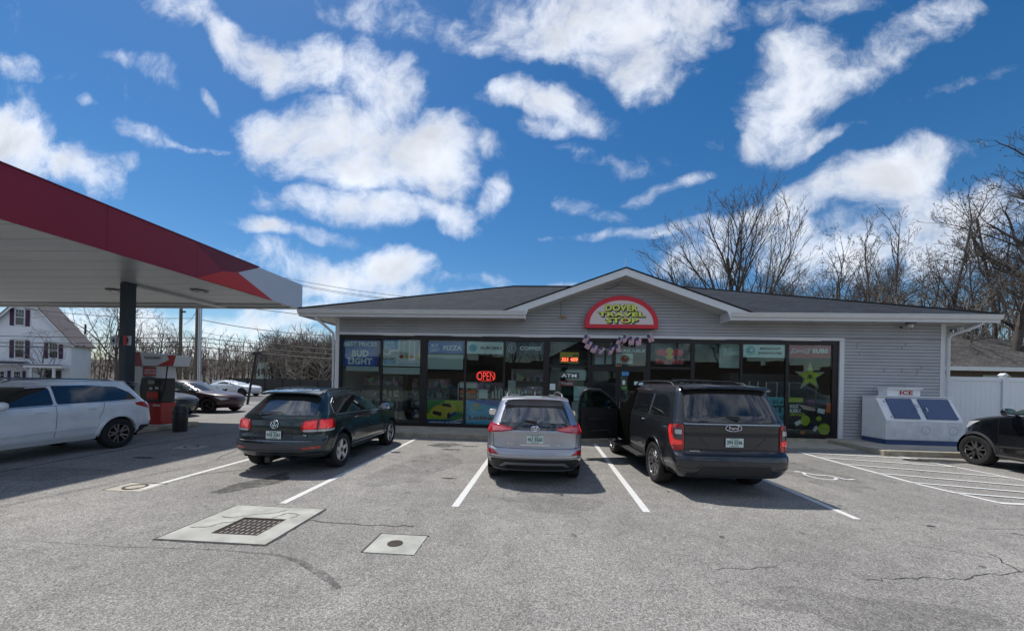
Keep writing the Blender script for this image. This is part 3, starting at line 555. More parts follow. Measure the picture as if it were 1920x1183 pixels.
def shelf(x, y, w, h, label, rz=0.0, tiers=4, seed=0, lab2='rows of mixed goods'):
    rnd = random.Random(seed); r = empty('gondola_shelf', (x, y, .15), label, 'shelf', world=False, rz=rz)
    f = MB(); f.box(-w/2, w/2, -.02, .02, 0, h)
    for k in range(tiers): f.box(-w/2, w/2, -.3, -.02, k*h/tiers+.03, k*h/tiers+.06)
    f.build('frame', 'shelf_metal', r); q = MB()
    for k in range(tiers):
        xx = -w/2+.03
        while xx < w/2-.15:
            ww = rnd.uniform(.06, .16); hh = rnd.uniform(.12, h/tiers-.08)
            if rnd.random() < .85: q.box(xx, xx+ww*.9, -.28, -.1, k*h/tiers+.062, k*h/tiers+.062+hh)
            xx += ww
    q.build('goods', 'goods_mix', r, kind='stuff')
for i, (x, y, w, h, lb) in enumerate(((-6.6, 16.0, 1.6, 1.9, 'goods shelf behind the window with the blue beer posters'), (-4.9, 17.2, 1.7, 1.8, 'goods shelf behind the seltzer poster window'),
        (-2.4, 16.4, 1.8, 1.7, 'goods shelf behind the red OPEN sign'), (-.5, 16.9, 1.5, 2.3, 'tall goods shelf below the COFFEE sign'), (6.3, 16.5, 1.6, 2.0, 'goods shelf behind the window right of the red bull banner'), (9.6, 16.6, 1.6, 1.9, 'goods shelf behind the yellow star window'))):
    shelf(x, y, w, h, lb, seed=i+3)
ck = empty('drinks_cooler', (8.2, 15.3, .15), 'dark cooler with pale vertical handles behind the sandwich sign', 'cooler'); 
boxp('cabinet', 'interior_dark', ck, 7.3, 10.2, 15.4, 16.0, .15, 2.4)
for px in (1406, 1422, 1438, 1458, 1481, 1532):
    p = wy(px, 725, 15.3); boxp('handle', 'white_trim', ck, p.x-.012, p.x+.012, 15.33, 15.37, 1.45, 2.1)
dk = empty('display_rack', (-2.7, 14.9, .15), 'white framed snack rack seen between the race car poster and OPEN sign', 'rack')
MB().path([(-3.15, 14.8, .2), (-3.15, 14.8, 1.75), (-3.08, 14.8, 1.83), (-2.45, 14.8, 1.83), (-2.38, 14.8, 1.75), (-2.38, 14.8, .2)], .018, 6).build('frame', 'white_trim', dk)
boxp('header', 'p_mint', dk, -3.1, -2.43, 14.8, 14.82, 1.62, 1.8)
for k in range(4): boxp('snack_row', ('p_orange', 'p_red', 'p_tan', 'p_orange')[k], dk, -3.08, -2.45, 14.82, 14.95, .9+k*.17, .9+k*.17+.12)
cc = empty('coffee_counter', (-.6, 15.2, .15), 'dark coffee counter with cups and brewers under the COFFEE sign', 'counter')
boxp('counter_top', 'interior_dark', cc, -1.9, .05, 15.1, 15.7, .15, 1.2)
rnd = random.Random(5); q = MB()
for k in range(14):
    x = -1.85+k*.13; hh = rnd.uniform(.12, .4); q.lathe([(0, 1.2), (.035, 1.2), (.045, 1.2+hh), (0, 1.2+hh)], 8, c=(x, 15.25, 0))
q.build('cups', 'p_mint', cc, kind='stuff'); boxp('brewer', 'p_grey', cc, -1.25, -.95, 15.3, 15.5, 1.2, 1.95)
for lx in (-6.5, -3.6, -.8, 2.0, 6.0, 9.5):
    boxp('added_fill_panel', 'fill_glow', it, lx, lx+1.2, 15.5, 15.9, 3.70, 3.745)  # glowing panels added out of sight to brighten the shelf goods

# ---- posters and signs in the windows (behind the glass)
PYY = GY-.033
def poster(name, px, mat, label, cat='poster', y=PYY, fr=None, group=None):
    """px = left, top, right, bottom in the survey photograph"""
    a = wy(px[0], px[1], y); b = wy(px[2], px[3], y); r = empty(name, ((a.x+b.x)/2, y, b.z), label, cat, group)
    boxp('sheet', mat, r, a.x, b.x, y, y+.004, b.z, a.z); r_ = (r, a.x, b.x, b.z, a.z, y); return r_
def sub(P, x0, x1, z0, z1, mat, name='print', k=1):
    r, X0, X1, Z0, Z1, y = P; boxp(name, mat, r, X0+(X1-X0)*x0, X0+(X1-X0)*x1, y-.001*k-.001, y-.001*k, Z0+(Z1-Z0)*z0, Z0+(Z1-Z0)*z1)
def tx(P, s, mat, x0, x1, z0, z1, bold=.02, k=2):
    r, X0, X1, Z0, Z1, y = P; text(s, mat, r, X0+(X1-X0)*x0, X0+(X1-X0)*x1, Z0+(Z1-Z0)*z0, Z0+(Z1-Z0)*z1, y-.001*k, bold=bold, ext=.001)
def ell(P, cx, cz, rx, rz, mat, k=2, name='print', n=28, a0=0, a1=360, ring=None):
    r, X0, X1, Z0, Z1, y = P; w_, h_ = X1-X0, Z1-Z0; o = [(X0+(cx+rx*cos(radians(a0+(a1-a0)*i/n)))*w_, Z0+(cz+rz*sin(radians(a0+(a1-a0)*i/n)))*h_) for i in range(n+(0 if a1-a0 == 360 else 1))]
    if ring:
        q_ = [(X0+(cx+rx*ring*cos(radians(360*i/n)))*w_, Z0+(cz+rz*ring*sin(radians(360*i/n)))*h_) for i in range(n)]
        mo(name, [(p[0], y-.001*k, p[1]) for p in o+q_], [(i, (i+1) % n, n+(i+1) % n, n+i) for i in range(n)], mat, r); return
    mo(name, [(p[0], y-.001*k, p[1]) for p in o], [tuple(range(len(o)))], mat, r)
def pol(P, pts, mat, k=2, name='print'):
    r, X0, X1, Z0, Z1, y = P; mo(name, [(X0+(X1-X0)*p[0], y-.001*k, Z0+(Z1-Z0)*p[1]) for p in pts], [tuple(range(len(pts)))], mat, r)
P = poster('poster', (642, 637, 710, 687), 'p_blue', 'blue BEST PRICES beer poster in the leftmost window'); tx(P, 'BEST PRICES', 'p_mint', .05, .95, .76, .93, .03)
sub(P, .12, .90, .02, .68, 'p_blue2'); tx(P, 'BUD', 'p_white', .27, .72, .36, .62, .05); tx(P, 'LIGHT', 'p_white', .17, .82, .06, .32, .05)
poster('paper_backing', (649, 684, 710, 696), 'p_grey', 'curling pale paper strip under the BEST PRICES poster', 'paper', y=PYY+.03)
P = poster('poster', (718, 637, 788, 687), 'p_white', 'seltzer poster with cans in the second window from the left'); sub(P, 0, .40, .64, 1, 'p_lightblue'); tx(P, 'LOUD\nFRUITY', 'p_mint', .04, .33, .66, .97, .03)
tx(P, 'YEP.', 'ink_black', .02, .17, .47, .62, .03); tx(P, 'BUD LIGHT', 'ink_black', .02, .35, .24, .32, .03); tx(P, 'SELTZER', 'p_cyan', .02, .36, .07, .23, .03); tx(P, 'BEST GOODS FOR TIMES', 'p_cyan', .45, .97, .06, .11, .02)
for i, m_ in enumerate(('p_grey', 'p_silvercan', 'p_grey', 'p_silvercan')):
    sub(P, .45+i*.135, .56+i*.135, .42, .97, m_, 'can_picture'); ell(P, .50+i*.135, .36, .06, .07, ('p_red', 'p_lime', 'p_red', 'p_yellow')[i], 3, 'fruit_picture', 14)
poster('paper_backing', (718, 688, 788, 702), 'p_grey', 'plain grey-green paper strip under the seltzer poster', 'paper')
P = poster('poster', (802, 640, 868, 663), 'p_blue2', 'blue PIZZA banner at the top of the third window'); tx(P, 'BUD\nLIGHT', 'p_mint', .07, .34, .14, .80, .03); tx(P, 'PIZZA', 'p_mint', .44, .97, .26, .68, .05)
poster('paper_backing', (802, 664.5, 868, 693), 'p_grey', 'large plain sheet hanging under the PIZZA banner', 'paper')
P = poster('poster', (875, 640.5, 944, 664), 'p_mint', 'pale BURGERS banner with a blue round emblem', 'poster'); ell(P, .17, .48, .11, .34, 'p_cyan'); ell(P, .17, .48, .075, .22, 'p_teal', 3); tx(P, 'BURGERS', 'ink_black', .38, .96, .36, .62, .04)
P = poster('poster', (950, 641, 1019, 665), 'p_navy', 'black COFFEE banner with a white ring emblem', 'poster'); ell(P, .15, .5, .13, .42, 'p_white', ring=.94); ell(P, .15, .5, .09, .28, 'p_white', ring=.88); tx(P, 'COFFEE', 'p_white', .36, .93, .34, .66, .04)
tx(P, 'C', 'p_white', .12, .18, .38, .62, .04)
# race car poster
P = poster('poster', (801, 749, 867, 797), 'p_green', 'poster of a yellow race car with blue foot band in the third window'); sub(P, .5, 1, .55, 1, 'p_lime'); sub(P, 0, .55, .22, .45, 'p_lime')
pol(P, [(.07, .43), (.10, .58), (.22, .75), (.35, .80), (.42, .90), (.66, .86), (.78, .80), (.86, .60), (.83, .42), (.62, .30), (.45, .25), (.2, .33)], 'p_yellow', 3, 'car_picture')
pol(P, [(.38, .78), (.44, .88), (.66, .84), (.70, .70), (.52, .74)], 'ink_black', 4); pol(P, [(.16, .42), (.17, .56), (.42, .50), (.40, .34)], 'ink_black', 4); pol(P, [(.65, .32), (.70, .50), (.84, .56), (.83, .42)], 'p_blue', 4); ell(P, .62, .38, .06, .12, 'ink_black', 5, n=14)
sub(P, 0, 1, 0, .20, 'p_blue', k=4); tx(P, 'selection of Singles', 'p_white', .08, .95, .05, .14, .03, 6)
P = poster('poster', (874, 749, 944, 798), 'p_cyan', 'bright blue Lottery poster behind the silver vehicle'); tx(P, 'Lottery', 'p_navy', .07, 1.0-.02, .16, .38, .06); pol(P, [(.0, 1), (1, 1), (1, .74), (.6, .80), (.2, .9)], 'p_blue2', 1); tx(P, 'Granite', 'p_lime', .08, .42, .62, .74, .02, 3); pol(P, [(.20, .74), (.2, .84), (.24, .80), (.28, .90), (.32, .80), (.36, .84), (.36, .74)], 'p_yellow', 3)
poster('paper_notice', (898, 730, 914, 747), 'p_mint', 'small pale notice on the glass above the Lottery poster', 'notice')
# neon OPEN
a = wy(895, 712, PYY); b = wy(927, 698, PYY); ns = empty('open_sign', ((a.x+b.x)/2, PYY, a.z), 'red neon OPEN sign in the window', 'neon sign')
cx, cz, rx, rz = (a.x+b.x)/2, (a.z+b.z)/2, (b.x-a.x)/2+.03, (b.z-a.z)/2+.03
MB().path([(cx+rx*abs(cos(t))**.6*(1 if cos(t) > 0 else -1), PYY, cz+rz*abs(sin(t))**.8*(1 if sin(t) > 0 else -1)) for t in [2*pi*i/40 for i in range(41)]], .006, 5).build('tube_ring', 'neon_red', ns)
text('OPEN', 'neon_red', ns, a.x, b.x, a.z, b.z, PYY, bold=-.012)
# LED price sign
P = poster('price_sign', (1050, 660, 1085, 681), 'p_yellow', 'yellow sign with red glowing digits left of the entrance', 'sign'); tx(P, 'regular', 'p_tan', .08, .5, .68, .84, .01); tx(P, 'cash', 'ink_black', .68, .95, .62, .86, .03); sub(P, .06, .95, .14, .52, 'ink_black'); tx(P, '321 409', 'led_red', .10, .94, .17, .49, .03, 4)
P = poster('atm_sign', (1050, 698, 1086, 710), 'ink_black', 'dark ATM sign below the price sign', 'sign'); tx(P, 'ATM', 'atm_light', .08, .86, .2, .78, .02)
poster('paper_notice', (1061, 693, 1098, 713), 'p_grey', 'tan notice sheet behind the ATM sign', 'notice', y=PYY+.02)
P = poster('brand_sign', (1048, 713, 1076, 724), 'p_red', 'small dark red sign with white lettering under the ATM sign', 'sign'); tx(P, 'Winston', 'p_white', .12, .9, .2, .8, .04)
P = poster('paper_notice', (1076, 724, 1101, 752), 'p_mint', 'tall pale notice with a black bottle picture left of the doors', 'notice'); sub(P, .70, .80, .2, .8, 'ink_black'); sub(P, .08, .28, .86, .90, 'ink_black'); sub(P, .08, .4, .25, .29, 'ink_black')
P = poster('poster', (1072, 753, 1102, 803), 'p_silvercan', 'grey laundry style poster right of the silver vehicle', 'poster'); ell(P, .5, .62, .34, .34, 'p_grey'); tx(P, 'ary', 'ink_black', .55, .95, .08, .22, .04)
poster('card_reader', (1031, 719, 1041, 731), 'p_white', 'small white box on the thick window post', 'wall box', y=W-.03)
# transom over the doors
P = poster('poster', (1111, 642, 1212, 685), 'p_brick', 'wide transom poster with cans and AVAILABLE lettering over the doors')
sub(P, .05, .22, .02, .72, 'p_silvercan', 'can_picture'); sub(P, .26, .36, .02, .72, 'p_silvercan', 'can_picture'); tx(P, 'AVAILABLE', 'p_mint', .42, .97, .58, .72, .05); sub(P, .44, .75, .06, .52, 'p_mint'); ell(P, .60, .28, .09, .19, 'p_tan', 3); ell(P, .60, .28, .06, .12, 'p_red', 4); ell(P, .62, .32, .03, .05, 'p_tan', 5)
tx(P, 'hunt', 'p_red', .08, .2, .34, .42, .02, 3)
P = poster('house_number', (1152, 681, 1167, 688), 'bronze', 'small pale street number over the doors', 'number plate', y=W-.004); tx(P, '221', 'p_tan', .1, .9, .15, .85, .02)
P = poster('door_sticker', (1166, 696, 1179, 704), 'p_lightblue', 'bright blue sticker at the top of the right door', 'sticker', y=W+.024)
P = poster('paper_notice', (1189, 715, 1206, 722), 'p_mint', 'small white notice on the right door beside the grey vehicle', 'notice', y=W+.024)
P = poster('door_sticker', (1167, 713, 1172, 721), 'p_white', 'white sticker on the right door below the blue one', 'sticker', y=W+.024)
P = poster('door_sticker', (1165, 724, 1176, 730), 'p_green', 'green sticker on the right door', 'sticker', y=W+.024)
# two red animals facing a yellow disc
P = poster('neon_banner', (1228, 650, 1283, 684), 'p_navy', 'banner of two red animals facing a yellow disc right of the doors', 'sign')
ell(P, .5, .62, .15, .34, 'p_yellow', 2)
for s in (-1, 1): pol(P, [(.5+s*.07, .58), (.5+s*.12, .76), (.5+s*.24, .90), (.5+s*.38, .84), (.5+s*.5, .72), (.5+s*.43, .62), (.5+s*.45, .48), (.5+s*.34, .54), (.5+s*.24, .50), (.5+s*.14, .42)], 'p_red' if False else 'sign_red', 4)
tx(P, 'Red Bull', 'sign_red', .04, .96, .05, .34, .05)
P = poster('poster', (1349, 645, 1386, 690), 'p_grey', 'pale grey sheet high in the window right of the red banner', 'poster', y=PYY+.3); 
P = poster('poster', (1394, 644, 1473, 671), 'p_mint', 'mint BREAKFAST SANDWICHES banner with ring emblem'); ell(P, .17, .5, .11, .34, 'p_teal', ring=.80); ell(P, .17, .5, .075, .22, 'p_teal', 3); ell(P, .19, .53, .04, .12, 'p_mint', 4); tx(P, 'BREAKFAST', 'ink_black', .39, .88, .56, .74, .06); tx(P, 'SANDWICHES', 'ink_black', .35, .91, .24, .42, .06)
P = poster('poster', (1479, 643, 1558, 672), 'p_red', 'dark red SUBS banner at the top of the rightmost window'); tx(P, 'SUBS', 'p_white', .56, .93, .34, .64, .06)
pol(P, [(.04, .28), (.10, .66), (.28, .54), (.52, .66), (.46, .26), (.28, .40)], 'p_white', 2); pol(P, [(.06, .32), (.11, .61), (.28, .51), (.495, .61), (.445, .31), (.28, .43)], 'p_red', 3); tx(P, 'Budweiser', 'p_white', .08, .47, .38, .54, .02, 5)
# star decal
c0 = wy(1518.5, 706, PYY); st_ = empty('star_decal', (c0.x, PYY, c0.z-.5), 'large yellow-green five pointed star with dark monogram in the rightmost window', 'decal')
def star(R, mat, y, name):
    r_ = R*.40; pts = []
    for i in range(10):
        t = pi/2+i*pi/5; q = R if i % 2 == 0 else r_; pts.append((c0.x+q*cos(t), y, c0.z+q*sin(t)))
    mo(name, pts+[(c0.x, y, c0.z)], [(i, (i+1) % 10, 10) for i in range(10)], mat, st_)
star(.52, 'p_white', PYY, 'border'); star(.485, 'ink_black', PYY-.002, 'outline'); star(.43, 'p_lime', PYY-.004, 'star_field')
text('R', 'ink_black', st_, c0.x, c0.x+.11, c0.z-.09, c0.z+.07, PYY-.005, bold=.01, ext=.001)
o = text('R', 'ink_black', st_, -.11, 0, -.09, .07, 0, bold=.01, ext=.001, M=Matrix.Translation((c0.x-.002-.0, PYY-.005, c0.z)) @ Matrix.Diagonal((-1, 1, 1, 1)) @ Matrix.Translation((.11, 0, 0)))
# teal poster and dark drinks poster
P = poster('poster', (1437, 744, 1472, 822), 'p_teal', 'teal poster with navy lettering partly hidden by the grey vehicle'); tx(P, 'ED #1', 'p_navy', .35, .92, .84, .92, .03); tx(P, 'ST', 'p_navy', .2, .92, .62, .80, .05); tx(P, 'NG', 'p_navy', .45, .92, .46, .56, .03)
P = poster('poster', (1477, 745, 1560, 818), 'ink_black', 'black drinks poster with lemons and cans in the rightmost window'); tx(P, 'BOLD.', 'p_white', .05, .25, .72, .82, .05); tx(P, 'BUBBLY.', 'p_white', .05, .31, .60, .70, .05); tx(P, 'LEMONADE', 'p_lime', .05, .38, .51, .59, .05)
sub(P, .02, .34, .88, 1.0, 'p_lime'); sub(P, .86, .99, .62, .88, 'p_orange'); sub(P, .45, .60, .80, .95, 'p_purple'); sub(P, .30, .40, .02, .12, 'p_orange')
for (cx_, cz_, s, an) in ((.76, .72, 1, -15), (.22, .38, .9, 35), (.60, .22, .8, 55)):
    t = radians(an); q_ = [(-.08, -.16), (.08, -.16), (.09, .12), (.06, .16), (-.06, .16), (-.09, .12)]; pol(P, [(cx_+(p[0]*cos(t)-p[1]*sin(t)*.8)*s, cz_+(p[0]*sin(t)+p[1]*cos(t))*s) for p in q_], 'p_navy', 3, 'can_picture')
    q_ = [(-.085, -.12), (.085, -.12), (.085, .0), (-.085, .0)]; pol(P, [(cx_+(p[0]*cos(t)-p[1]*sin(t)*.8)*s, cz_+(p[0]*sin(t)+p[1]*cos(t))*s) for p in q_], 'p_white', 4)
ell(P, .40, .40, .10, .14, 'p_lime', 5, 'lemon_picture'); ell(P, .82, .19, .13, .15, 'p_lime', 5, 'lemon_picture'); ell(P, .70, .46, .06, .06, 'p_lime', 5, 'lemon_picture')

# ---- shop sign
sg = empty('shop_sign', (2.89, 14.2, 3.9), 'red half-round DOVER TRAVEL STOP sign on the store gable', 'sign')
def half(cx, z0, rx, rz, n=36, base=0.0): return [(cx-rx, z0)]+[(cx-rx*cos(pi*i/n), z0+base+rz*sin(pi*i/n)) for i in range(n+1)]+[(cx+rx, z0)]
sx, sz = 2.885, 3.90
MB().prism(half(sx, sz, 1.30, 1.02, base=.15), W-.24, W-.03).build('sign_box', 'sign_red', sg)
MB().prism(half(sx, sz+.14, 1.125, 1.84-1.0+.0, base=.02), W-.248, W-.243).build('sign_face', 'sign_face', sg)
for s_, x0, x1, z0, z1 in (('DOVER', -.58, .58, .62, .85), ('TRAVEL', -.83, .83, .42, .58), ('STOP', -.56, .60, .19, .38)):
    text(s_, 'ink_black', sg, sx+x0+.035, sx+x1+.035, sz+z0-.045, sz+z1-.045, W-.249, bold=.085, ext=.003)
    text(s_, 'ink_black', sg, sx+x0-.01, sx+x1+.01, sz+z0-.012, sz+z1+.012, W-.252, bold=.10, ext=.003)
    text(s_, 'sign_yellow', sg, sx+x0, sx+x1, sz+z0, sz+z1, W-.256, bold=.045, ext=.003)
MB().lathe([(0, W-.262), (.06, W-.262), (.06, W-.256)], 16, 'Y', c=(sx+.10, 0, sz+.285)).build('dot', 'sign_dot', sg)
MB().box(sx-1.25, sx+1.25, W-.22, W-.04, sz-.02, sz-.001).build('sign_base', 'cladding', sg)
# flood light, cameras
fl = empty('flood_light', (-.0, 14.2, 4.1), 'small pale twin flood light on the siding left of the shop sign', 'light')
p = wy(1055, 595, 14.2); OFF[fl.name] = Vector(fl.location)
MB().lathe([(0, 0), (.05, 0), (.05, .03), (0, .03)], 12, 'Y', c=(p.x, W-.05, p.z)).build('mount', 'p_tan', fl)
for dx in (-.09, .12): MB().tube((p.x+dx*.3, W-.07, p.z), (p.x+dx, W-.16, p.z+.03), .02, .05, 12).build('lamp_head', 'p_tan', fl, 40)
MB().path([(p.x-.06, W-.03, p.z+.03), (p.x-.06, W-.03, p.z+.62)], .008, 5).build('cable', 'wire', fl)
p = wy(1707, 607, 14.0); dc = empty('security_camera', (p.x, 14.0, ZS), 'white dome security camera under the eave near the right corner', 'camera')
boxp('mount', 'shelf_metal', dc, p.x-.09, p.x+.10, 13.9, 14.1, ZS-.09, ZS-.002)
MB().lathe([(.075, ZS-.09), (.08, ZS-.14), (.05, ZS-.20), (0, ZS-.215)], 18, c=(p.x+.01, 14.0, 0)).build('dome', 'white_trim', dc, 60); MB().lathe([(.02, ZS-.205), (.025, ZS-.22), (0, ZS-.226)], 10, c=(p.x, 13.98, 0)).build('lens', 'ink_black', dc)
p = wy(1690, 613, 14.25); d2 = empty('security_camera', (p.x, 14.25, p.z), 'tiny black bullet camera on the siding left of the white dome camera', 'camera'); MB().tube((p.x, W-.02, p.z), (p.x-.05, W-.12, p.z-.03), .02, .028, 10).build('barrel', 'ink_black', d2)
# bunting
bt = empty('flag_bunting', (2.9, 14.0, 3.6), 'string of small striped flags hanging under the shop sign', 'bunting')
BY0 = W-.30; bp = [(1098, 628), (1100, 640), (1106, 648), (1118, 656), (1130, 658), (1145, 656), (1155, 650), (1163, 641), (1170, 628), (1180, 632), (1190, 634), (1205, 633), (1214, 629), (1223, 623)]
BP = [wy(x, y-2, BY0) for x, y in bp]; MB().path([(sx-1.25, W-.2, sz)]+BP+[(sx+1.24, W-.2, sz)], .006, 5).build('string', 'p_white', bt)
m = pm('flag_cloth', (.6, .6, .6), .8); n_, l_ = nodes_of(m); t_ = n_.new('ShaderNodeTexCoord'); s1 = n_.new('ShaderNodeSeparateXYZ'); l_.new(t_.outputs['UV'], s1.inputs[0])
def nm(op, a, b):
    q = n_.new('ShaderNodeMath'); q.operation = op
    for i, v in enumerate((a, b)):
        if isinstance(v, (int, float)): q.inputs[i].default_value = v
        else: l_.new(v, q.inputs[i])
    return q.outputs[0]
stp = nm('GREATER_THAN', nm('FRACT', nm('MULTIPLY', s1.outputs[0], 6.5), 0), .5); can = nm('MULTIPLY', nm('LESS_THAN', s1.outputs[0], .54), nm('GREATER_THAN', s1.outputs[1], .55))
k1 = n_.new('ShaderNodeMix'); k1.data_type = 'RGBA'; l_.new(stp, k1.inputs[0]); k1.inputs[6].default_value = (.42, .12, .17, 1); k1.inputs[7].default_value = (.66, .58, .62, 1)
k2 = n_.new('ShaderNodeMix'); k2.data_type = 'RGBA'; l_.new(can, k2.inputs[0]); l_.new(k1.outputs[2], k2.inputs[6]); k2.inputs[7].default_value = (.07, .08, .16, 1); l_.new(k2.outputs[2], n_['Principled BSDF'].inputs['Base Color'])
def flag(px, py, ang, fold, seed):
    c_ = wy(px, py, BY0-.01); w_, h_ = .20, .30; nx, nz = 6, 6; vs = []; uv = []
    for j in range(nz+1):
        for i in range(nx+1):
            u_, v_ = i/nx, j/nz; a_ = (u_-.5)*w_*(1-fold*v_*.6); y_ = .035*sin(u_*6+seed)*v_+.05*fold*v_*sin(u_*3); b_ = -v_*h_*(1-.25*fold*u_)
            t = radians(ang); vs.append((c_.x+a_*cos(t)-b_*sin(t), BY0-.012-y_-.02*v_, c_.z+a_*sin(t)+b_*cos(t))); uv.append((u_, 1-v_))
    fs = [(j*(nx+1)+i, j*(nx+1)+i+1, (j+1)*(nx+1)+i+1, (j+1)*(nx+1)+i) for j in range(nz) for i in range(nx)]
    o = mo('flag', vs, fs, 'flag_cloth', bt); ul = o.data.uv_layers.new(name='UVMap')
    for lp in o.data.loops: ul.data[lp.index].uv = uv[lp.vertex_index]
    o.data.polygons.foreach_set('use_smooth', [True]*len(fs))
for k, f_ in enumerate(((1102, 629, -22, 0), (1107, 640, -28, 0), (1117, 647, -25, .1), (1131, 651, -25, .8), (1148, 651, -15, .7), (1158, 646, 10, .4), (1165, 634, -35, .7), (1174, 629, -15, .8), (1185, 631, -8, .0), (1198, 632, -6, .1), (1217, 626, 20, 0))): flag(*f_, k)

# ================================================================== ICE BOX
ib = empty('ice_merchandiser', (12.3, 13.7, .15), 'white outdoor ICE chest with two slanted blue doors beside the store wall', 'ice chest')
X0, X1 = 11.15, 13.45; prof = [(13.2, .30), (13.2, .93), (13.62, 1.66), (14.15, 1.66), (14.15, .30)]
bevel(MB().prism(prof, X0, X1, 'X').build('cabinet', 'ice_white', ib), .015, 2); boxp('base', 'ice_blue', ib, X0+.015, X1-.015, 13.215, 14.13, .15, .298)
boxp('lid', 'ice_white', ib, X0-.01, X1+.02, 13.56, 14.16, 1.665, 1.70, bev=.008); boxp('front_panel', 'ice_scuff', ib, X0+.03, X1-.03, 13.190, 13.197, .33, .90)
sl_ = Vector((0, .42, .73)).normalized(); nrm = Vector((0, -.73, .42)).normalized(); base = Vector((0, 13.2, .93))
for xa, xb in ((X0+.26, X0+1.04), (X0+1.24, X1-.14)):
    M = Matrix((Vector((1, 0, 0)), sl_, nrm)).transposed(); d_ = MB().obox(Vector(((xa+xb)/2, 0, 0))+base+sl_*.415+nrm*.022, (xb-xa, .72, .04), M).build('door', 'ice_door', ib); bevel(d_, .008, 2)
    hx = xb-.03 if xa < X0+.5 else xa+.06
    c_ = Vector((hx, 0, 0))+base+sl_*.36+nrm*.05; MB().path([c_-sl_*.06, c_-sl_*.05+nrm*.05, c_+sl_*.06+nrm*.05, c_+sl_*.07], .014, 8).build('handle', 'chrome', d_, 40)
MB().obox(Vector((X0+1.14, 0, 0))+base+sl_*.55+nrm*.01, (.10, .10, .02), Matrix((Vector((1, 0, 0)), sl_, nrm)).transposed()).build('lock_plate', 'galvanized', ib)
for hx_ in (X0+.20, X1-.12):
    for t_ in (.12, .68): MB().obox(Vector((hx_, 0, 0))+base+sl_*t_+nrm*.015, (.05, .05, .02), Matrix((Vector((1, 0, 0)), sl_, nrm)).transposed()).build('hinge', 'galvanized', ib)
for cx_ in (X0+1.18, X0+2.0): MB().lathe([(.115, 13.186), (.125, 13.184), (.14, 13.186)], 24, 'Y', c=(cx_, 0, .64)).build('worn_emblem', 'p_grey', ib)
sb = MB().box(X0+.40, X0+1.42, 13.66, 14.0, 1.705, 1.93).build('sign_box', 'ice_white', ib); boxp('sign_lid', 'ice_white', ib, X0+.38, X0+1.46, 13.60, 14.02, 1.93, 1.98, bev=.008)
boxp('sign_print', 'p_white', ib, X0+.74, X0+1.22, 13.652, 13.657, 1.72, 1.91); text('ICE', 'p_red', ib, X0+.78, X0+1.18, 1.745, 1.885, 13.648, bold=.04)
boxp('vent', 'cladding', ib, X1+.003, X1+.012, 13.7, 14.05, .7, 1.3)

# ================================================================== FENCE and neighbour
fe = empty('vinyl_fence', (16, 14.9, 0), 'tall white vinyl privacy fence right of the store', 'fence')
x = 14.1
for k in range(4):
    xa = 14.15+k*2.3 if k else 14.15
    xb = xa+2.3
    q = boxp('fence_post', 'vinyl', fe, xb-.07, xb+.07, 14.83, 14.97, 0, 2.47, bev=.006); MB().prism([(xb-.09, 2.475), (xb+.09, 2.475), (xb+.09, 2.505), (xb, 2.57), (xb-.09, 2.505)], 14.81, 14.99).build('post_cap', 'vinyl', q)
    boxp('fence_rail', 'vinyl', fe, xa+.075, xb-.075, 14.86, 14.94, 2.28, 2.42, bev=.005); boxp('fence_rail', 'vinyl', fe, xa+.075, xb-.075, 14.86, 14.94, .1, .22)
    xx = xa+.08
    while xx < xb-.09:
        x2 = min(xx+.165, xb-.075); boxp('fence_board', 'vinyl', fe, xx, x2-.004, 14.885, 14.915, .22, 2.28); xx = x2
nb = empty('neighbour_house', (27, 30, 0), 'low brown house with a wide shingled hip roof beyond the white fence', 'building')
boxp('wall', 'p_brick', nb, 17.5, 38.5, 26, 36, 0, 3.2); E0, E1, RA, RB = (16.5, 25.2, 3.35), (39.5, 25.2, 3.35), (22.5, 31.2, 6.35), (30.3, 31.2, 6.35)
roofmesh('roof', [[E0, E1, RB, RA], [E0, RA, (16.5, 37.2, 3.35)], [E1, (39.5, 37.2, 3.35), RB], [(16.5, 37.2, 3.35), RA, RB, (39.5, 37.2, 3.35)]], 'shingle_brown', nb)
boxp('fascia', 'white_trim', nb, 16.45, 39.55, 25.12, 25.19, 3.12, 3.36); 
for x_ in (24.0, 27.5): boxp('window', 'p_grey', nb, x_, x_+1.6, 25.95, 25.99, 1.6, 2.9)

# ================================================================== FUEL CANOPY
CXE, CYE, CZ0, CZ1 = -10.45, 16.15, 4.86, 5.93; CXW, CYN = -27.0, -1.0
cn = empty('fuel_canopy', (-13.6, 11.7, 0), 'fuel station canopy with maroon, red and white fascia on dark columns', 'canopy')
yy = CYN; k = 0
while yy < CYE-.05:
    y2 = min(yy+.40, CYE-.04); boxp('deck_panel', 'canopy_deck', cn, CXW+.05, CXE-.06, yy+.004, y2-.008, CZ0+.02+.003*(k % 2), CZ0+.06); yy = y2; k += 1
boxp('deck_core', 'canopy_deck', cn, CXW+.05, CXE-.06, CYN, CYE-.05, CZ0+.07, CZ1-.15)
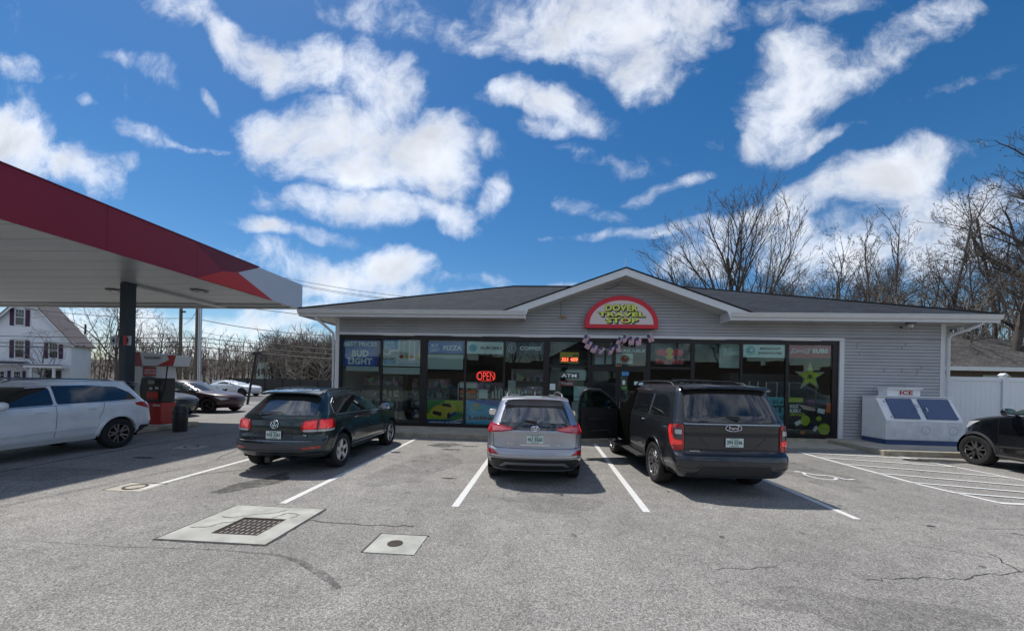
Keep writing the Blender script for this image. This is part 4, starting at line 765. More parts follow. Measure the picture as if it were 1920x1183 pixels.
# fascia facing the shop (+X side) and end fascia
boxp('fascia', 'canopy_maroon', cn, CXE-.05, CXE, CYN, CYE-5.3, CZ0, CZ1)
def fx(pts, mat, name, dx): MB().prism([(p[0], p[1]) for p in pts], CXE-.05, CXE+dx, 'X').build(name, mat, cn)
a0 = CYE-5.3
fx([(a0, CZ0), (CYE-1.95, CZ0), (CYE-2.7, CZ1), (a0, CZ1)], 'canopy_maroon', 'fascia', 0)
fx([(CYE-5.26, CZ1), (CYE-2.60, CZ1), (CYE-3.60, CZ0+.63), (CYE-4.23, CZ0+.48)], 'canopy_dark_red', 'fascia_facet', .004)  # dark red facet of the fascia pattern
fx([(CYE-5.19, CZ0), (CYE-1.86, CZ0), (CYE-3.63, CZ0+.60), (CYE-4.23, CZ0+.47)], 'canopy_red', 'fascia_facet', .006)
fx([(CYE-2.58, CZ1), (CYE, CZ1), (CYE, CZ0), (CYE-1.84, CZ0), (CYE-3.61, CZ0+.605)], 'canopy_white', 'fascia', .002)
boxp('fascia', 'canopy_white', cn, CXW, CXE-.052, CYE-.045, CYE, CZ0, CZ1)
boxp('fascia', 'canopy_maroon', cn, CXW, CXE-.052, CYN, CYN+.045, CZ0, CZ1)
boxp('fascia', 'canopy_maroon', cn, CXW, CXW+.045, CYN+.05, CYE-.05, CZ0, CZ1)
for k in range(5): boxp('panel_seam', 'canopy_dark_red', cn, CXE+.0005, CXE+.0025, 1.2+k*2.44, 1.212+k*2.44, CZ0+.002, CZ1-.002)
boxp('coping', 'canopy_dark_red', cn, CXE-.06, CXE+.02, CYN, CYE-2.6, CZ1+.001, CZ1+.03)
# perimeter lip and cross beams under the deck
boxp('lip', 'canopy_deck', cn, CXW+.05, CXE-.25, CYE-.5, CYE-.42, CZ0-.07, CZ0+.015); boxp('lip', 'canopy_deck', cn, CXW+.05, CXE-.25, CYE-1.1, CYE-.98, CZ0-.05, CZ0+.014)
boxp('cross_beam', 'canopy_deck', cn, -13.85, -13.45, 11.9, CYE-.52, CZ0-.07, CZ0+.013)
for (x_, y_) in ((-13.55, 11.7), (-13.55, 3.2), (-22.5, 11.7), (-22.5, 3.2)):
    q = boxp('column', 'canopy_column', cn, x_-.11, x_+.13, y_-.16, y_+.16, .16, CZ0+.012, bev=.02)
for (x_, y_) in ((-12.0, 12.7), (-15.2, 12.7), (-12.0, 6.5), (-15.2, 6.5), (-19.5, 9.5), (-23.8, 12.7)):
    l_ = MB().lathe([(0, CZ0-.015), (.20, CZ0-.015), (.24, CZ0-.02), (.27, CZ0+.01)], 24, c=(x_, y_, 0)).build('canopy_light', 'shelf_metal', cn, 30)
    MB().lathe([(0, CZ0-.03), (.10, CZ0-.03), (.12, CZ0-.016)], 16, c=(x_, y_, 0)).build('lens', 'lamp_clear', l_)
# column flag signs with pump numbers
for dx, s_, nm_ in ((-1, '4', 'canopy_white'), (1, '3', 'canopy_maroon')):
    y_ = 11.5; xa = -13.54+dx*.13; xb = xa+dx*.22
    f_ = boxp('number_flag', 'canopy_white', cn, min(xa, xb), max(xa, xb), y_-.02, y_+.02, 2.82, 3.12)
    text(s_, 'p_navy', f_, min(xa, xb)+.07, max(xa, xb)-.05, 2.88, 3.06, y_-.023, bold=.03)
boxp('number_flag', 'canopy_red', cn, -13.38, -13.30, 11.44, 11.475, 2.82, 3.12)
# islands
for (xa, xb, ya, yb) in ((-14.5, -12.75, 10.6, 13.6),):
    isl = boxp('pump_island', 'kerb', None, xa, xb, ya, yb, 0, .15, bev=.03); tag(isl, kind='structure')
def pump(x, y, label, mirror=1):
    r = empty('fuel_pump', (x, y, .15), label, 'fuel pump', 'fuel pumps under the canopy', world=False)
    bevel(boxp('lower_panel', 'red_plastic', r, -.50, .50, -.28, .28, .03, .78), .02); boxp('plinth', 'pump_white', r, -.52, .52, -.3, .3, 0, .028)
    MB().prism([(-.50, .785), (-.26, .785), (-.34, 1.2), (-.26, 1.62), (-.26, 2.02), (-.52, 2.02), (-.52, 1.3)], -.25, .25).build('side_post', 'pump_white', r)
    boxp('side_post', 'pump_white', r, .28, .50, -.25, .25, 1.625, 2.02); bevel(boxp('cabinet', 'black_plastic', r, -.33, .50, -.24, .24, .785, 1.62), .015)
    scr = boxp('display', 'lamp_dark', r, .0, .40, -.262, -.242, 1.42, 1.55); boxp('keypad', 'pump_white', r, .05, .14, -.258, -.242, 1.22, 1.30); boxp('card_slot', 'p_grey', r, .26, .38, -.258, -.242, 1.24, 1.32)
    boxp('price_panel', 'red_plastic', r, -.05, .38, -.262, -.242, .90, 1.16)
    for k in range(3): MB().lathe([(0, -.272), (.05, -.272), (.055, -.262)], 14, 'Y', c=(.02+k*.14, 0, 1.03)).build('grade_button', 'sign_dot', r)
    boxp('notice_board', 'red_plastic', r, -.24, .26, -.20, .16, 1.70, 2.00); text('CLEAN FUEL', 'p_white', r, -.2, .22, 1.86, 1.92, -.205, bold=.02); text('PAY AT PUMP', 'p_white', r, -.2, .22, 1.76, 1.82, -.205, bold=.02)
    v_ = MB().prism([(-.62, 2.025), (.95, 2.05), (1.05, 2.40), (-.62, 2.52)], -.30, .30).build('valance', 'pump_white', r)
    MB().prism([(-.625, 2.023), (-.18, 2.03), (-.28, 2.49), (-.625, 2.525)], -.306, -.301).build('valance_print', 'canopy_maroon', v_)
    MB().prism([(.35, 2.045), (.955, 2.05), (1.055, 2.405), (.72, 2.42), (.80, 2.25)], -.306, -.301).build('valance_print', 'red_plastic', v_)
    text('TriCLEAN', 'cladding', v_, -.12, .48, 2.27, 2.36, -.306, bold=.02); text('CITGO', 'p_white', r, .22, .48, .66, .72, -.285, bold=.03)
    for s in (-.58, .56):
        MB().path([(s, -.12, 2.03), (s, -.16, 1.6), (s, -.2, 1.3), (s, -.24, 1.1), (s*.93, -.3, .9), (s*.98, -.3, 1.25)], .018, 6).build('hose', 'rubber', r); MB().obox((s*.95, -.3, 1.3), (.06, .1, .22)).build('nozzle', 'black_plastic', r)
    return r
pump(-13.42, 12.55, 'red and white fuel pump behind the white vehicle, with slanted topper')
# waste bin beside the pump: squat black drum with a domed front
wb = empty('waste_bin', (-12.02, 12.1, .0), 'squat black rounded waste bin at the right side of the fuel pump', 'bin', world=False)
MB().lathe([(0, .0), (.19, .0), (.21, .4), (.21, .72), (.15, .86), (0, .90)], 24).build('body', 'black_plastic', wb, 40); MB().lathe([(.21, .60), (.222, .62), (.21, .66)], 24).build('rim', 'cladding', wb, 40)

# ================================================================== VEHICLES
class Body:
    def __init__(s, L, rear, front, width, top, cr=.35, cf=.55, pr=3.0, pf=2.4, tr=.02, tf=.03, ax=(.95, 3.6), Ra=.42, R=.36, fl=.02, crown=.05):
        s.__dict__.update(locals()); s.xm = L*.5; s.zb = width[0][0]; s.ac = R+.01
        s.cache = {}
    def it(s, P, z):
        def f(z):
            if z <= P[0][0]: return P[0][1]
            for (a, b), (c, d) in zip(P, P[1:]):
                if z <= c: return b+(d-b)*(z-a)/(c-a)
            return P[-1][1]
        return (f(z-.014)+f(z)+f(z+.014))/3
    def lv(s, z):
        k = round(z, 4)
        if k not in s.cache: s.cache[k] = (s.it(s.rear, z), s.it(s.front, z), s.it(s.width, z))
        return s.cache[k]
    def hw(s, x, z):
        xr, xf, w = s.lv(z)
        w *= 1-s.tr*max(0, (s.xm-x)/s.xm)**2-s.tf*max(0, (x-s.xm)/s.xm)**2
        dr = max(0, x-xr)/s.cr; df = max(0, xf-x)/s.cf
        if dr < 1: w *= max(0, 1-(1-dr)**s.pr)**(1/s.pr)
        if df < 1: w *= max(0, 1-(1-df)**s.pf)**(1/s.pf)
        if z < 1.1:
            for a in s.ax:
                d = abs(hypot(x-a, z-s.ac)-s.Ra); w += s.fl*math.exp(-(d/.11)**2)*min(1, max(0, (1.1-z)/.25))
        return w
    def outline(s, z, ne=16, ns=90, nf=26):
        """half outline (y>0) from the rear centre to the front centre, as (x, y)"""
        xr, xf, w = s.lv(z); o = []
        for i in range(ne):
            ph = (i/ne)*pi/2; dr = 1-(cos(ph))**(2/s.pr) if i else 0; x = xr+s.cr*dr; o.append((x, s.hw(x, z) if i else 0))
        a, b = xr+s.cr, xf-s.cf
        for i in range(ns+1): x = a+(b-a)*i/ns; o.append((x, s.hw(x, z)))
        for i in range(nf-1, -1, -1):
            ph = (i/nf)*pi/2; dr = 1-(cos(ph))**(2/s.pf) if i else 0; x = xf-s.cf*dr; o.append((x, s.hw(x, z) if i else 0))
        return o
    def side(s, sg, off=0.0):
        def f(x, z, d=0.0): return Vector((x, sg*(s.hw(x, z)+off+d), z))
        return f
    def per(s, off=0.0, front=False):
        """(arc length from the rear or front centre, z) -> point; positive = left"""
        tab = {}
        def get(z):
            k = round(z, 3)
            if k not in tab:
                o = s.outline(z, 40, 60, 40)
                if front: o = o[::-1]
                L = [0.0]
                for p, q in zip(o, o[1:]): L.append(L[-1]+hypot(q[0]-p[0], q[1]-p[1]))
                tab[k] = (o, L)
            return tab[k]
        def f(a, z, d=0.0):
            o, L = get(z); sa = abs(a); i = 0
            while i < len(L)-2 and L[i+1] < sa: i += 1
            t = (sa-L[i])/max(1e-6, L[i+1]-L[i]); p = Vector(o[i]); q = Vector(o[i+1]); c = p.lerp(q, t); e = (q-p).normalized(); nn = Vector((-e.y, e.x)) if not front else Vector((e.y, -e.x))
            if i == 0: nn = Vector((-1, 0)) if not front else Vector((1, 0))
            c = c+nn*(off+d); y = c.y if a >= 0 else -c.y; return Vector((c.x, y, z))
        return f
    def build(s, mat, parent, cutpoly=None):
        zs = sorted({round(v, 3) for P in (s.rear, s.front, s.width) for v, _ in P if s.zb <= v <= s.top}); out = []
        for a, b in zip(zs, zs[1:]):
            n = max(1, int((b-a)/.035)); out += [a+(b-a)*i/n for i in range(n)]
        zs = out+[zs[-1]]; vs = []; rings = []
        for z in zs:
            h = s.outline(z); h2 = []
            for (x, y) in h:
                for a in s.ax:
                    r = hypot(x-a, z-s.ac)
                    pass
                h2.append((x, y))
            ring = [(x, y, z) for x, y in h2]+[(x, -y, z) for x, y in h2[-2:0:-1]]; rings.append(ring)
        nr_ = len(rings[0])
        top = rings[-1]; cx = (top[0][0]+top[len(top)//2][0])/2
        for k, (sc, dz) in enumerate(((.985, .012), (.955, .022), (.90, .032), (.75, s.crown*.85), (.5, s.crown), (.2, s.crown*1.05))):
            rings.append([(cx+(x-cx)*(1-(1-sc)*.45 if k < 3 else sc), y*sc, z+dz) for x, y, z in top])
        for r_ in rings: vs += r_
        # pull vertices near a wheel arch onto it so that the cut runs clean
        V = []
        for (x, y, z) in vs:
            if abs(y) > .5 and z < 1.1:
                for a in s.ax:
                    dx, dz = x-a, z-s.ac; r = hypot(dx, dz)
                    if abs(r-s.Ra) < .024 and r > 0:
                        x = a+dx*s.Ra/r; z = max(s.zb, s.ac+dz*s.Ra/r); y = math.copysign(s.hw(x, z), y)
            V.append((x, y, z))
        fs = []
        for k in range(len(rings)-1):
            for i in range(nr_):
                j = (i+1) % nr_; q = (k*nr_+i, k*nr_+j, (k+1)*nr_+j, (k+1)*nr_+i); c = [sum(V[t][m_] for t in q)/4 for m_ in range(3)]
                if abs(c[1]) > .5 and c[2] < 1.1 and any(hypot(c[0]-a, c[2]-s.ac) < s.Ra-.004 for a in s.ax): continue
                fs.append(q)
        fs.append(tuple((len(rings)-1)*nr_+i for i in range(nr_))); fs.append(tuple(range(nr_-1, -1, -1)))
        return mo('body', V, fs, mat, parent, 28)

def rpoly(pts, r, seg=4):
    out = []; n = len(pts)
    for i in range(n):
        p = Vector(pts[i]); a = Vector(pts[i-1])-p; b = Vector(pts[(i+1) % n])-p; d = min(r, a.length*.45, b.length*.45)
        A = p+a.normalized()*d; B = p+b.normalized()*d
        for k in range(seg+1): t = k/seg; out.append(A*(1-t)**2+p*2*t*(1-t)+B*t*t)
    return [(v.x, v.y) for v in out]
def patch(name, poly, fn, mat, parent, off=.004, step=.07, rad=0.0, depth=.008, sm=40):
    if rad: poly = rpoly(poly, rad)
    # densify the border
    P = []
    for i in range(len(poly)):
        a = Vector(poly[i]); b = Vector(poly[(i+1) % len(poly)]); n = max(1, int((b-a).length/step)); P += [a.lerp(b, k/n) for k in range(n)]
    xs = [p.x for p in P]; ys = [p.y for p in P]; pts = list(P); nb_ = len(P)
    def inside(x, y):
        c = False
        for i in range(nb_):
            a, b = P[i], P[i-1]
            if (a.y > y) != (b.y > y) and x < (b.x-a.x)*(y-a.y)/(b.y-a.y)+a.x: c = not c
        return c
    x = min(xs)+step*.6
    while x < max(xs):
        y = min(ys)+step*.6
        while y < max(ys):
            if inside(x, y) and min((Vector((x, y))-p).length for p in P) > step*.45: pts.append(Vector((x, y)))
            y += step
        x += step
    r = delaunay_2d_cdt(pts, [], [list(range(nb_))], 1, 1e-5)
    v2, fc = r[0], r[2]; vs = [fn(v.x, v.y, off) for v in v2]; fs = [tuple(f) for f in fc]
    b0 = len(vs); vs += [fn(p.x, p.y, off-depth) for p in P]
    # border wall: match border points to cdt verts (same order)
    idx = []
    for p in P: idx.append(min(range(len(v2)), key=lambda i: (v2[i]-p).length_squared) if len(v2) < 400 else P.index(p))
    for i in range(nb_): j = (i+1) % nb_; fs.append((idx[i], idx[j], b0+j, b0+i))
    return mo(name, vs, fs, mat, parent, sm)
def seam(pts, fn, mat, parent, w=.008, off=.0025, name='seam', step=.05):
    P = []
    for a, b in zip(pts, pts[1:]):
        a = Vector(a); b = Vector(b); n = max(1, int((b-a).length/step)); P += [a.lerp(b, k/n) for k in range(n)]
    P.append(Vector(pts[-1])); vs = []
    for i, p in enumerate(P):
        d = (P[min(i+1, len(P)-1)]-P[max(i-1, 0)]).normalized(); n = Vector((-d.y, d.x))*w/2
        vs += [fn(p.x+n.x, p.y+n.y, off), fn(p.x-n.x, p.y-n.y, off)]
    return mo(name, vs, [(2*i, 2*i+1, 2*i+3, 2*i+2) for i in range(len(P)-1)], mat, parent)
def ribbon(pts, fn, mat, parent, w, off, th, name, step=.05):
    """raised strip with thickness th along a line on the body"""
    P = []
    for a, b in zip(pts, pts[1:]):
        a = Vector(a); b = Vector(b); n = max(1, int((b-a).length/step)); P += [a.lerp(b, k/n) for k in range(n)]
    P.append(Vector(pts[-1])); vs = []
    for i, p in enumerate(P):
        d = (P[min(i+1, len(P)-1)]-P[max(i-1, 0)]).normalized(); n = Vector((-d.y, d.x))*w/2
        vs += [fn(p.x+n.x, p.y+n.y, off), fn(p.x+n.x*.8, p.y+n.y*.8, off+th), fn(p.x-n.x*.8, p.y-n.y*.8, off+th), fn(p.x-n.x, p.y-n.y, off)]
    fs = []
    for i in range(len(P)-1):
        for k in range(3): fs.append((4*i+k, 4*i+k+1, 4*i+4+k+1, 4*i+4+k))
    return mo(name, vs, fs, mat, parent, 40)
def wheel(parent, x, y, R, wd, side, rimmat, spokes=5, rimR=.66, twist=0.0, split=False, steer=0.0, darkback=True):
    r = bpy.data.objects.new('wheel', None); col.objects.link(r); r.parent = parent; r.location = (x, y, R); r.rotation_euler = (0, 0, (0 if side > 0 else pi)+steer)
    h = wd/2; ri = R*rimR
    MB().lathe([(ri, -h*.8), (ri+.02, -h*.95), (R*.9, -h), (R*.975, -h*.86), (R, -h*.6), (R*1.0, h*.6), (R*.975, h*.86), (R*.9, h), (ri+.02, h*.95), (ri, h*.78), (ri*.97, h*.70)], 44, 'Y').build('tyre', 'rubber', r, 30)
    b = MB().lathe([(ri*.985, h*.70), (ri*1.0, h*.86), (ri*.95, h*.88), (ri*.91, h*.72), (ri*.90, -h*.3), (0, -h*.3)], 44, 'Y'); b.build('rim_barrel', 'alloy_dark' if darkback else rimmat, r, 40)
    s_ = MB().lathe([(ri*.985, h*.72), (ri*1.0, h*.87), (ri*.93, h*.90), (ri*.90, h*.74)], 44, 'Y')
    for k in range(spokes):
        for dd in ((-.11, .11) if split else (0,)):
            a = 2*pi*k/spokes+twist; a2 = a+dd*2.2; a1 = a+dd*.8; wi, wo = (.030, .024) if split else (.055, .040)
            if spokes > 6 and not split: wi, wo = .028, .022
            p0 = Vector((cos(a1)*ri*.16, 0, sin(a1)*ri*.16)); p1 = Vector((cos(a2)*ri*.94, 0, sin(a2)*ri*.94)); d = (p1-p0).normalized(); n = Vector((-d.z, 0, d.x)); vs = []
            for p, w_, y0, y1 in ((p0, wi*R/.36, h*.50, h*.74), (p1, wo*R/.36, h*.55, h*.86)):
                for q in (-1, 1): vs += [p+n*w_*q+Vector((0, y0, 0)), p+n*w_*q*.75+Vector((0, y1, 0))]
            s_.add(vs, [(0, 1, 5, 4), (1, 3, 7, 5), (3, 2, 6, 7), (2, 0, 4, 6), (4, 5, 7, 6), (0, 2, 3, 1)])
    s_.lathe([(ri*.26, h*.4), (ri*.26, h*.70), (ri*.18, h*.80), (0, h*.82)], 20, 'Y')
    s_.build('rim', rimmat, r, 30)
    MB().lathe([(R*.17*.7, h*.815), (R*.16*.6, h*.85), (0, h*.855)], 16, 'Y').build('hub_cap', 'alloy_dark', r, 40)
    return r
def mirror(parent, x, y, z, side, mat, sc=1.0, glassface=True):
    b = MB(); n = 14; vs = []; prof_ = [(-.0, .82), (.03, .98), (.07, 1.0), (.11, .8), (.14, .45), (.15, .05)]
    for (dx, s) in prof_:
        for i in range(n):
            a = 2*pi*i/n; ca, sa = cos(a), sin(a); vs.append((x+dx*sc, y+side*(.13+.125*math.copysign(abs(ca)**.7, ca)*s)*sc, z+(.085*math.copysign(abs(sa)**.7, sa)*s)*sc))
    b.add(vs, [(k*n+i, k*n+(i+1) % n, (k+1)*n+(i+1) % n, (k+1)*n+i) for k in range(len(prof_)-1) for i in range(n)]+[tuple(range(n)), tuple(range((len(prof_)-1)*n, len(prof_)*n))])
    o = b.build('mirror', mat, parent, 50); MB().tube((x+.06, y-side*.04, z-.05), (x+.06, y+side*.08, z-.03), .03, .03, 8).build('stalk', 'cladding', o)
    if glassface:
        g_ = [(x-.004, y+side*(.13+.105*math.copysign(abs(cos(2*pi*i/16))**.7, cos(2*pi*i/16)))*sc, z+.068*sc*math.copysign(abs(sin(2*pi*i/16))**.7, sin(2*pi*i/16))) for i in range(16)]; mo('mirror_glass', g_, [tuple(range(16))], 'mirror', o)
    return o
def plate(parent, x, y, z, s1, w=.305, h=.152, tilt=0.0, face=-1):
    """licence plate on a rear face (looks along -X); letters read left to right from behind"""
    r = MB().box(-.006, 0, -w/2, w/2, -h/2, h/2).build('licence_plate', 'plate_white', parent); M = Matrix.Translation((x, y, z)) @ Matrix.Rotation(tilt, 4, 'Y'); r.data.transform(M)
    M2 = M @ Matrix.Translation((-.0085, 0, 0)) @ Matrix.Rotation(-pi/2, 4, 'Z')
    text(s1, 'plate_ink', r, -w/2+.02, w/2-.02, -h/2+.045, h/2-.035, 0, bold=.015, M=M2, ext=.002); text('NEW HAMPSHIRE', 'plate_ink', r, -.07, .07, h/2-.027, h/2-.012, 0, bold=.0, M=M2, ext=.002); text('LIVE FREE OR DIE', 'plate_ink', r, -.07, .07, -h/2+.012, -h/2+.028, 0, bold=.0, M=M2, ext=.002)
    return r
RM = Matrix.Rotation(-pi/2, 4, 'Z')     # plane facing -Y turned to face -X (a vehicle's rear)
def rear_text(s, mat, parent, P, w, h, tilt=0.0, bold=.03, name='lettering', ext=.004):
    return text(s, mat, parent, -w/2, w/2, -h/2, h/2, 0, name=name, bold=bold, M=Matrix.Translation(P) @ Matrix.Rotation(tilt, 4, 'Y') @ RM, ext=ext)
def ring3(name, mat, parent, P, ry, rz, r, tilt=0.0, n=28):
    M = Matrix.Translation(P) @ Matrix.Rotation(tilt, 4, 'Y'); pts = [M @ Vector((0, ry*cos(2*pi*i/n), rz*sin(2*pi*i/n))) for i in range(n+1)]; return MB().path(pts, r, 6).build(name, mat, parent, 40)
def arches(B, parent, mat, w=.06, off=.012, a0=-8, a1=188, which=(0, 1)):
    for k in which:
        a = B.ax[k]
        for sg in (1, -1):
            vs = []; n = 40
            for i in range(n+1):
                t = radians(a0+(a1-a0)*i/n)
                for rr, dd in ((B.Ra-.012, -.10), (B.Ra-.012, off), (B.Ra+w*.8, off), (B.Ra+w, -.004)):
                    x, z = a+rr*cos(t), max(B.zb+.001, B.ac+rr*sin(t)); hb = B.hw(x, z); vs.append((x, sg*(hb+dd), z))
            mo('arch_trim', vs, [(4*i+k_, 4*i+k_+1, 4*i+5+k_, 4*i+4+k_) for i in range(n) for k_ in range(3)], mat, parent, 40)
def wells(B, parent):
    for a in B.ax:
        for sg in (1, -1):
            w = B.hw(a, .7); n = 20; vs = []
            for y in (w-.03, w-.38):
                for i in range(n+1): t = radians(-15+210*i/n); vs.append((a+(B.Ra+.03)*cos(t), sg*y, B.ac+(B.Ra+.03)*sin(t)))
            mo('wheel_well', vs, [(i, i+1, n+2+i, n+1+i) for i in range(n)]+[tuple(range(n+1, 2*n+2))], 'wheel_well', parent)
    MB().box(B.ax[0]-.35, B.ax[1]+.3, -B.width[0][1]+.12, B.width[0][1]-.12, B.zb-.02, B.zb+.25).build('underbody', 'wheel_well', parent)
def handle(B, parent, x, z, sg, mat):
    f = B.side(sg); MB().path([f(x-.09, z, .0), f(x-.075, z, .03), f(x, z+.004, .036), f(x+.075, z, .03), f(x+.09, z, .0)], [.010, .013, .015, .013, .010], 6).build('door_handle', mat, parent, 40)
def rails(B, parent, x0, x1, z, y, mat, h=.06, r=.016, bow=.015):
    for sg in (1, -1):
        n = 14; pts = []
        for i in range(n+1):
            t = i/n; k = min(1, min(t, 1-t)/.10); pts.append((x0+(x1-x0)*t, sg*(y-.03*t), z(x0+(x1-x0)*t)+h*(k**.5)*(1)+bow*sin(pi*t)-(.02 if k < .05 else 0)))
        MB().path(pts, r, 8).build('roof_rail', mat, parent, 50)
def roofz(B, x, y):
    c = B.top+B.crown; return c-.02-(abs(y)/max(.1, B.width[-1][1]))**3*.03

def vehicle(name, label, cat, loc, yaw, xc):
    """root at the vehicle's middle; body coordinates run from the rear bumper (x=0) forward"""
    r = bpy.data.objects.new(name, None); r.empty_display_size = .5; col.objects.link(r); tag(r, label, cat)
    c = Vector((cos(yaw), sin(yaw), 0)); r.location = (loc[0]+c.x*xc, loc[1]+c.y*xc, 0); r.rotation_euler = (0, 0, yaw)
    OFF[r.name] = Vector((xc, 0, 0)); return r
def wparts(r, xc, specs):
    for (x, y, R, wd, sd_, mat, kw) in specs: wheel(r, x-xc, y, R, wd, sd_, mat, **kw)
UPR = pi/2

# ---- silver compact SUV (seen from behind)
xc = 2.28; v = vehicle('parked_suv', 'silver compact SUV parked nose-in with a green and white licence plate', 'car', (-.06, 7.02), UPR+radians(2.2), xc)
B = Body(4.57, [(.24,.30),(.34,.14),(.42,.04),(.52,.0),(.64,.012),(.68,.035),(.72,.075),(.90,.085),(.99,.065),(1.04,.075),(1.10,.11),(1.18,.17),(1.52,.46),(1.60,.52)],
    [(.24,4.3),(.40,4.5),(.58,4.57),(.78,4.54),(.92,4.42),(.98,4.15),(1.02,3.8),(1.06,3.50),(1.14,3.30),(1.35,2.9),(1.52,2.5),(1.60,2.2)],
    [(.24,.80),(.34,.86),(.45,.895),(.68,.915),(.85,.915),(1.0,.905),(1.06,.875),(1.12,.85),(1.52,.705),(1.60,.645)], 1.60, .36, .6, 2.8, 2.3, .03, .03, (.93, 3.59), .405, .352, .018, .05)
B.build('paint_silver', v); wells(B, v); arches(B, v, 'cladding')
pr_ = B.per(); L_, R_ = B.side(1), B.side(-1)
patch('rear_window', [(-.665, 1.165), (.665, 1.165), (.625, 1.33), (.575, 1.475), (-.575, 1.475), (-.625, 1.33)], pr_, 'glass_rear', v, .011, .07, .05)
patch('rear_window_band', [(-.70, 1.035), (.70, 1.035), (.68, 1.16), (-.68, 1.16)], pr_, 'glass_dark', v, .004, .07, .02)
bm_ = MB(); vs = []; n = 16
for i in range(n+1):
    y = -.64+1.28*i/n
    for dx, z in ((.60, 1.655), (.36-.06*(abs(y)/.6)**2*-1, 1.63), (.335+.06*(abs(y)/.6)**2, 1.60), (.41+.06*(abs(y)/.6)**2, 1.585), (.52, 1.585)): vs.append((dx, y, z-.035*(abs(y)/.6)**3))
bm_.add(vs, [(5*i+k, 5*i+k+1, 5*i+6+k, 5*i+5+k) for i in range(n) for k in range(4)]); sp_ = bm_.build('spoiler', 'paint_silver', v, 30); boxp('high_brake_light', 'tail_red', sp_, .40, .43, -.14, .14, 1.578, 1.584)
for sg in (1, -1):
    tl = patch('tail_light', [(sg*.40, 1.075), (sg*.72, 1.13), (sg*1.05, 1.16), (sg*1.10, 1.09), (sg*1.03, .985), (sg*.86, .97), (sg*.60, 1.00), (sg*.42, 1.035)], pr_, 'tail_red', v, .018, .06, .02, .02)
    patch('lens', [(sg*.44, 1.062), (sg*.70, 1.10), (sg*.82, 1.10), (sg*.80, 1.01), (sg*.60, 1.025), (sg*.45, 1.045)], pr_, 'tail_pink', tl, .026, .06, .01)
    patch('lens', [(sg*.90, 1.11), (sg*1.0, 1.13), (sg*.99, 1.03), (sg*.91, 1.01)], pr_, 'tail_bright', tl, .026, .06, .01)
    rf = patch('reflector', [(sg*.66, .585), (sg*.80, .665), (sg*.92, .68), (sg*.92, .60)], pr_, 'tail_red', v, .010, .06, .015); ribbon([(sg*.62, .575), (sg*.80, .575), (sg*.95, .59)], pr_, 'chrome', rf, .012, .006, .006, 'reflector_trim')
    seam([(sg*.78, .70), (sg*.80, .97)], pr_, 'ink_black', v, .009); seam([(sg*.66, 1.16), (sg*.60, 1.34), (sg*.54, 1.50)], pr_, 'ink_black', v, .012)
    f = B.side(sg)
    patch('side_glass', [(.62, 1.17), (3.15, 1.09), (2.75, 1.36), (2.35, 1.50), (1.5, 1.53), (.95, 1.48), (.72, 1.33)], f, 'glass_dark', v, .011, .09, .05)
    seam([(2.05, 1.12), (2.0, 1.52)], f, 'cladding', v, .05, .008); seam([(1.18, 1.15), (1.22, 1.50)], f, 'cladding', v, .04, .008)
    for p_ in ([(2.10, 1.10), (2.12, .36)], [(3.12, 1.05), (3.08, .36)], [(1.22, 1.12), (1.32, .85)]): seam(p_, f, 'ink_black', v, .008)
    handle(B, v, 1.52, .98, sg, 'paint_silver'); handle(B, v, 2.42, .96, sg, 'paint_silver'); patch('sill_cladding', [(1.36, .26), (3.16, .26), (3.12, .37), (1.40, .37)], f, 'cladding', v, .012, .09, .02)
    m_ = mirror(v, 3.0, sg*.885, 1.12, sg, 'paint_silver')
ribbon([(-.90, .695), (-.62, .675), (-.4, .665), (.4, .665), (.62, .675), (.90, .695)], pr_, 'paint_silver', v, .035, -.004, .016, 'bumper_ledge')
seam([(-.82, .715), (-.66, .705), (.66, .705), (.82, .715)], pr_, 'ink_black', v, .010); seam([(-.93, .545), (-.5, .53), (.5, .53), (.93, .545)], pr_, 'ink_black', v, .008)
patch('bumper_cladding', [(-.98, .45), (-.80, .515), (-.5, .515), (.5, .515), (.80, .515), (.98, .45), (.95, .28), (-.95, .28)], pr_, 'cladding', v, .010, .08, .02, .012)
patch('skid_plate', [(-.66, .36), (-.55, .45), (.55, .45), (.66, .36), (.60, .345), (.5, .40), (-.5, .40), (-.60, .345)], pr_, 'alloy', v, .022, .06, .01, .012)
patch('plate_recess', [(-.36, .97), (.36, .97), (.285, .765), (-.285, .765)], pr_, 'paint_silver', v, .003, .07, .01); 
for sg in (1, -1): ribbon([(sg*.36, .97), (sg*.285, .765)], pr_, 'paint_silver', v, .02, .0, .012, 'recess_edge')
ribbon([(-.28, .765), (.28, .765)], pr_, 'chrome', v, .022, .0, .012, 'garnish')
plate(v, .060, .0, .87, '461 8560'); MB().path([(.0, y, 1.20) for y in (-.0,)]+[(.10, .0, 1.19)], .02).build('wiper_hub', 'cladding', v)
w_ = MB(); w_.path([(.165, .20, 1.215), (.145, .06, 1.20), (.145, -.03, 1.195)], [.012, .016, .022], 6); w_.build('wiper', 'cladding', v)
ring3('emblem', 'chrome', v, (.052, 0, 1.075), .075, .05, .007, .5); ring3('emblem', 'chrome', v, (.05, 0, 1.072), .022, .045, .006, .5); ring3('emblem', 'chrome', v, (.046, 0, 1.088), .05, .02, .006, .5)
rear_text('RAV4', 'chrome', v, (.075, .44, .80), .13, .035); rear_text('AWD', 'chrome', v, (.075, .44, .765), .12, .02); rear_text('XLE', 'chrome', v, (.075, -.42, .775), .09, .028)
rails(B, v, .75, 2.55, lambda x: 1.60+.02*sin((x-.7)/1.9*pi), .56, 'alloy', .065, .016); MB().prism([(.70, 1.63), (.86, 1.63), (.73, 1.735), (.71, 1.735)], -.012, .012).build('antenna_fin', 'alloy', v)
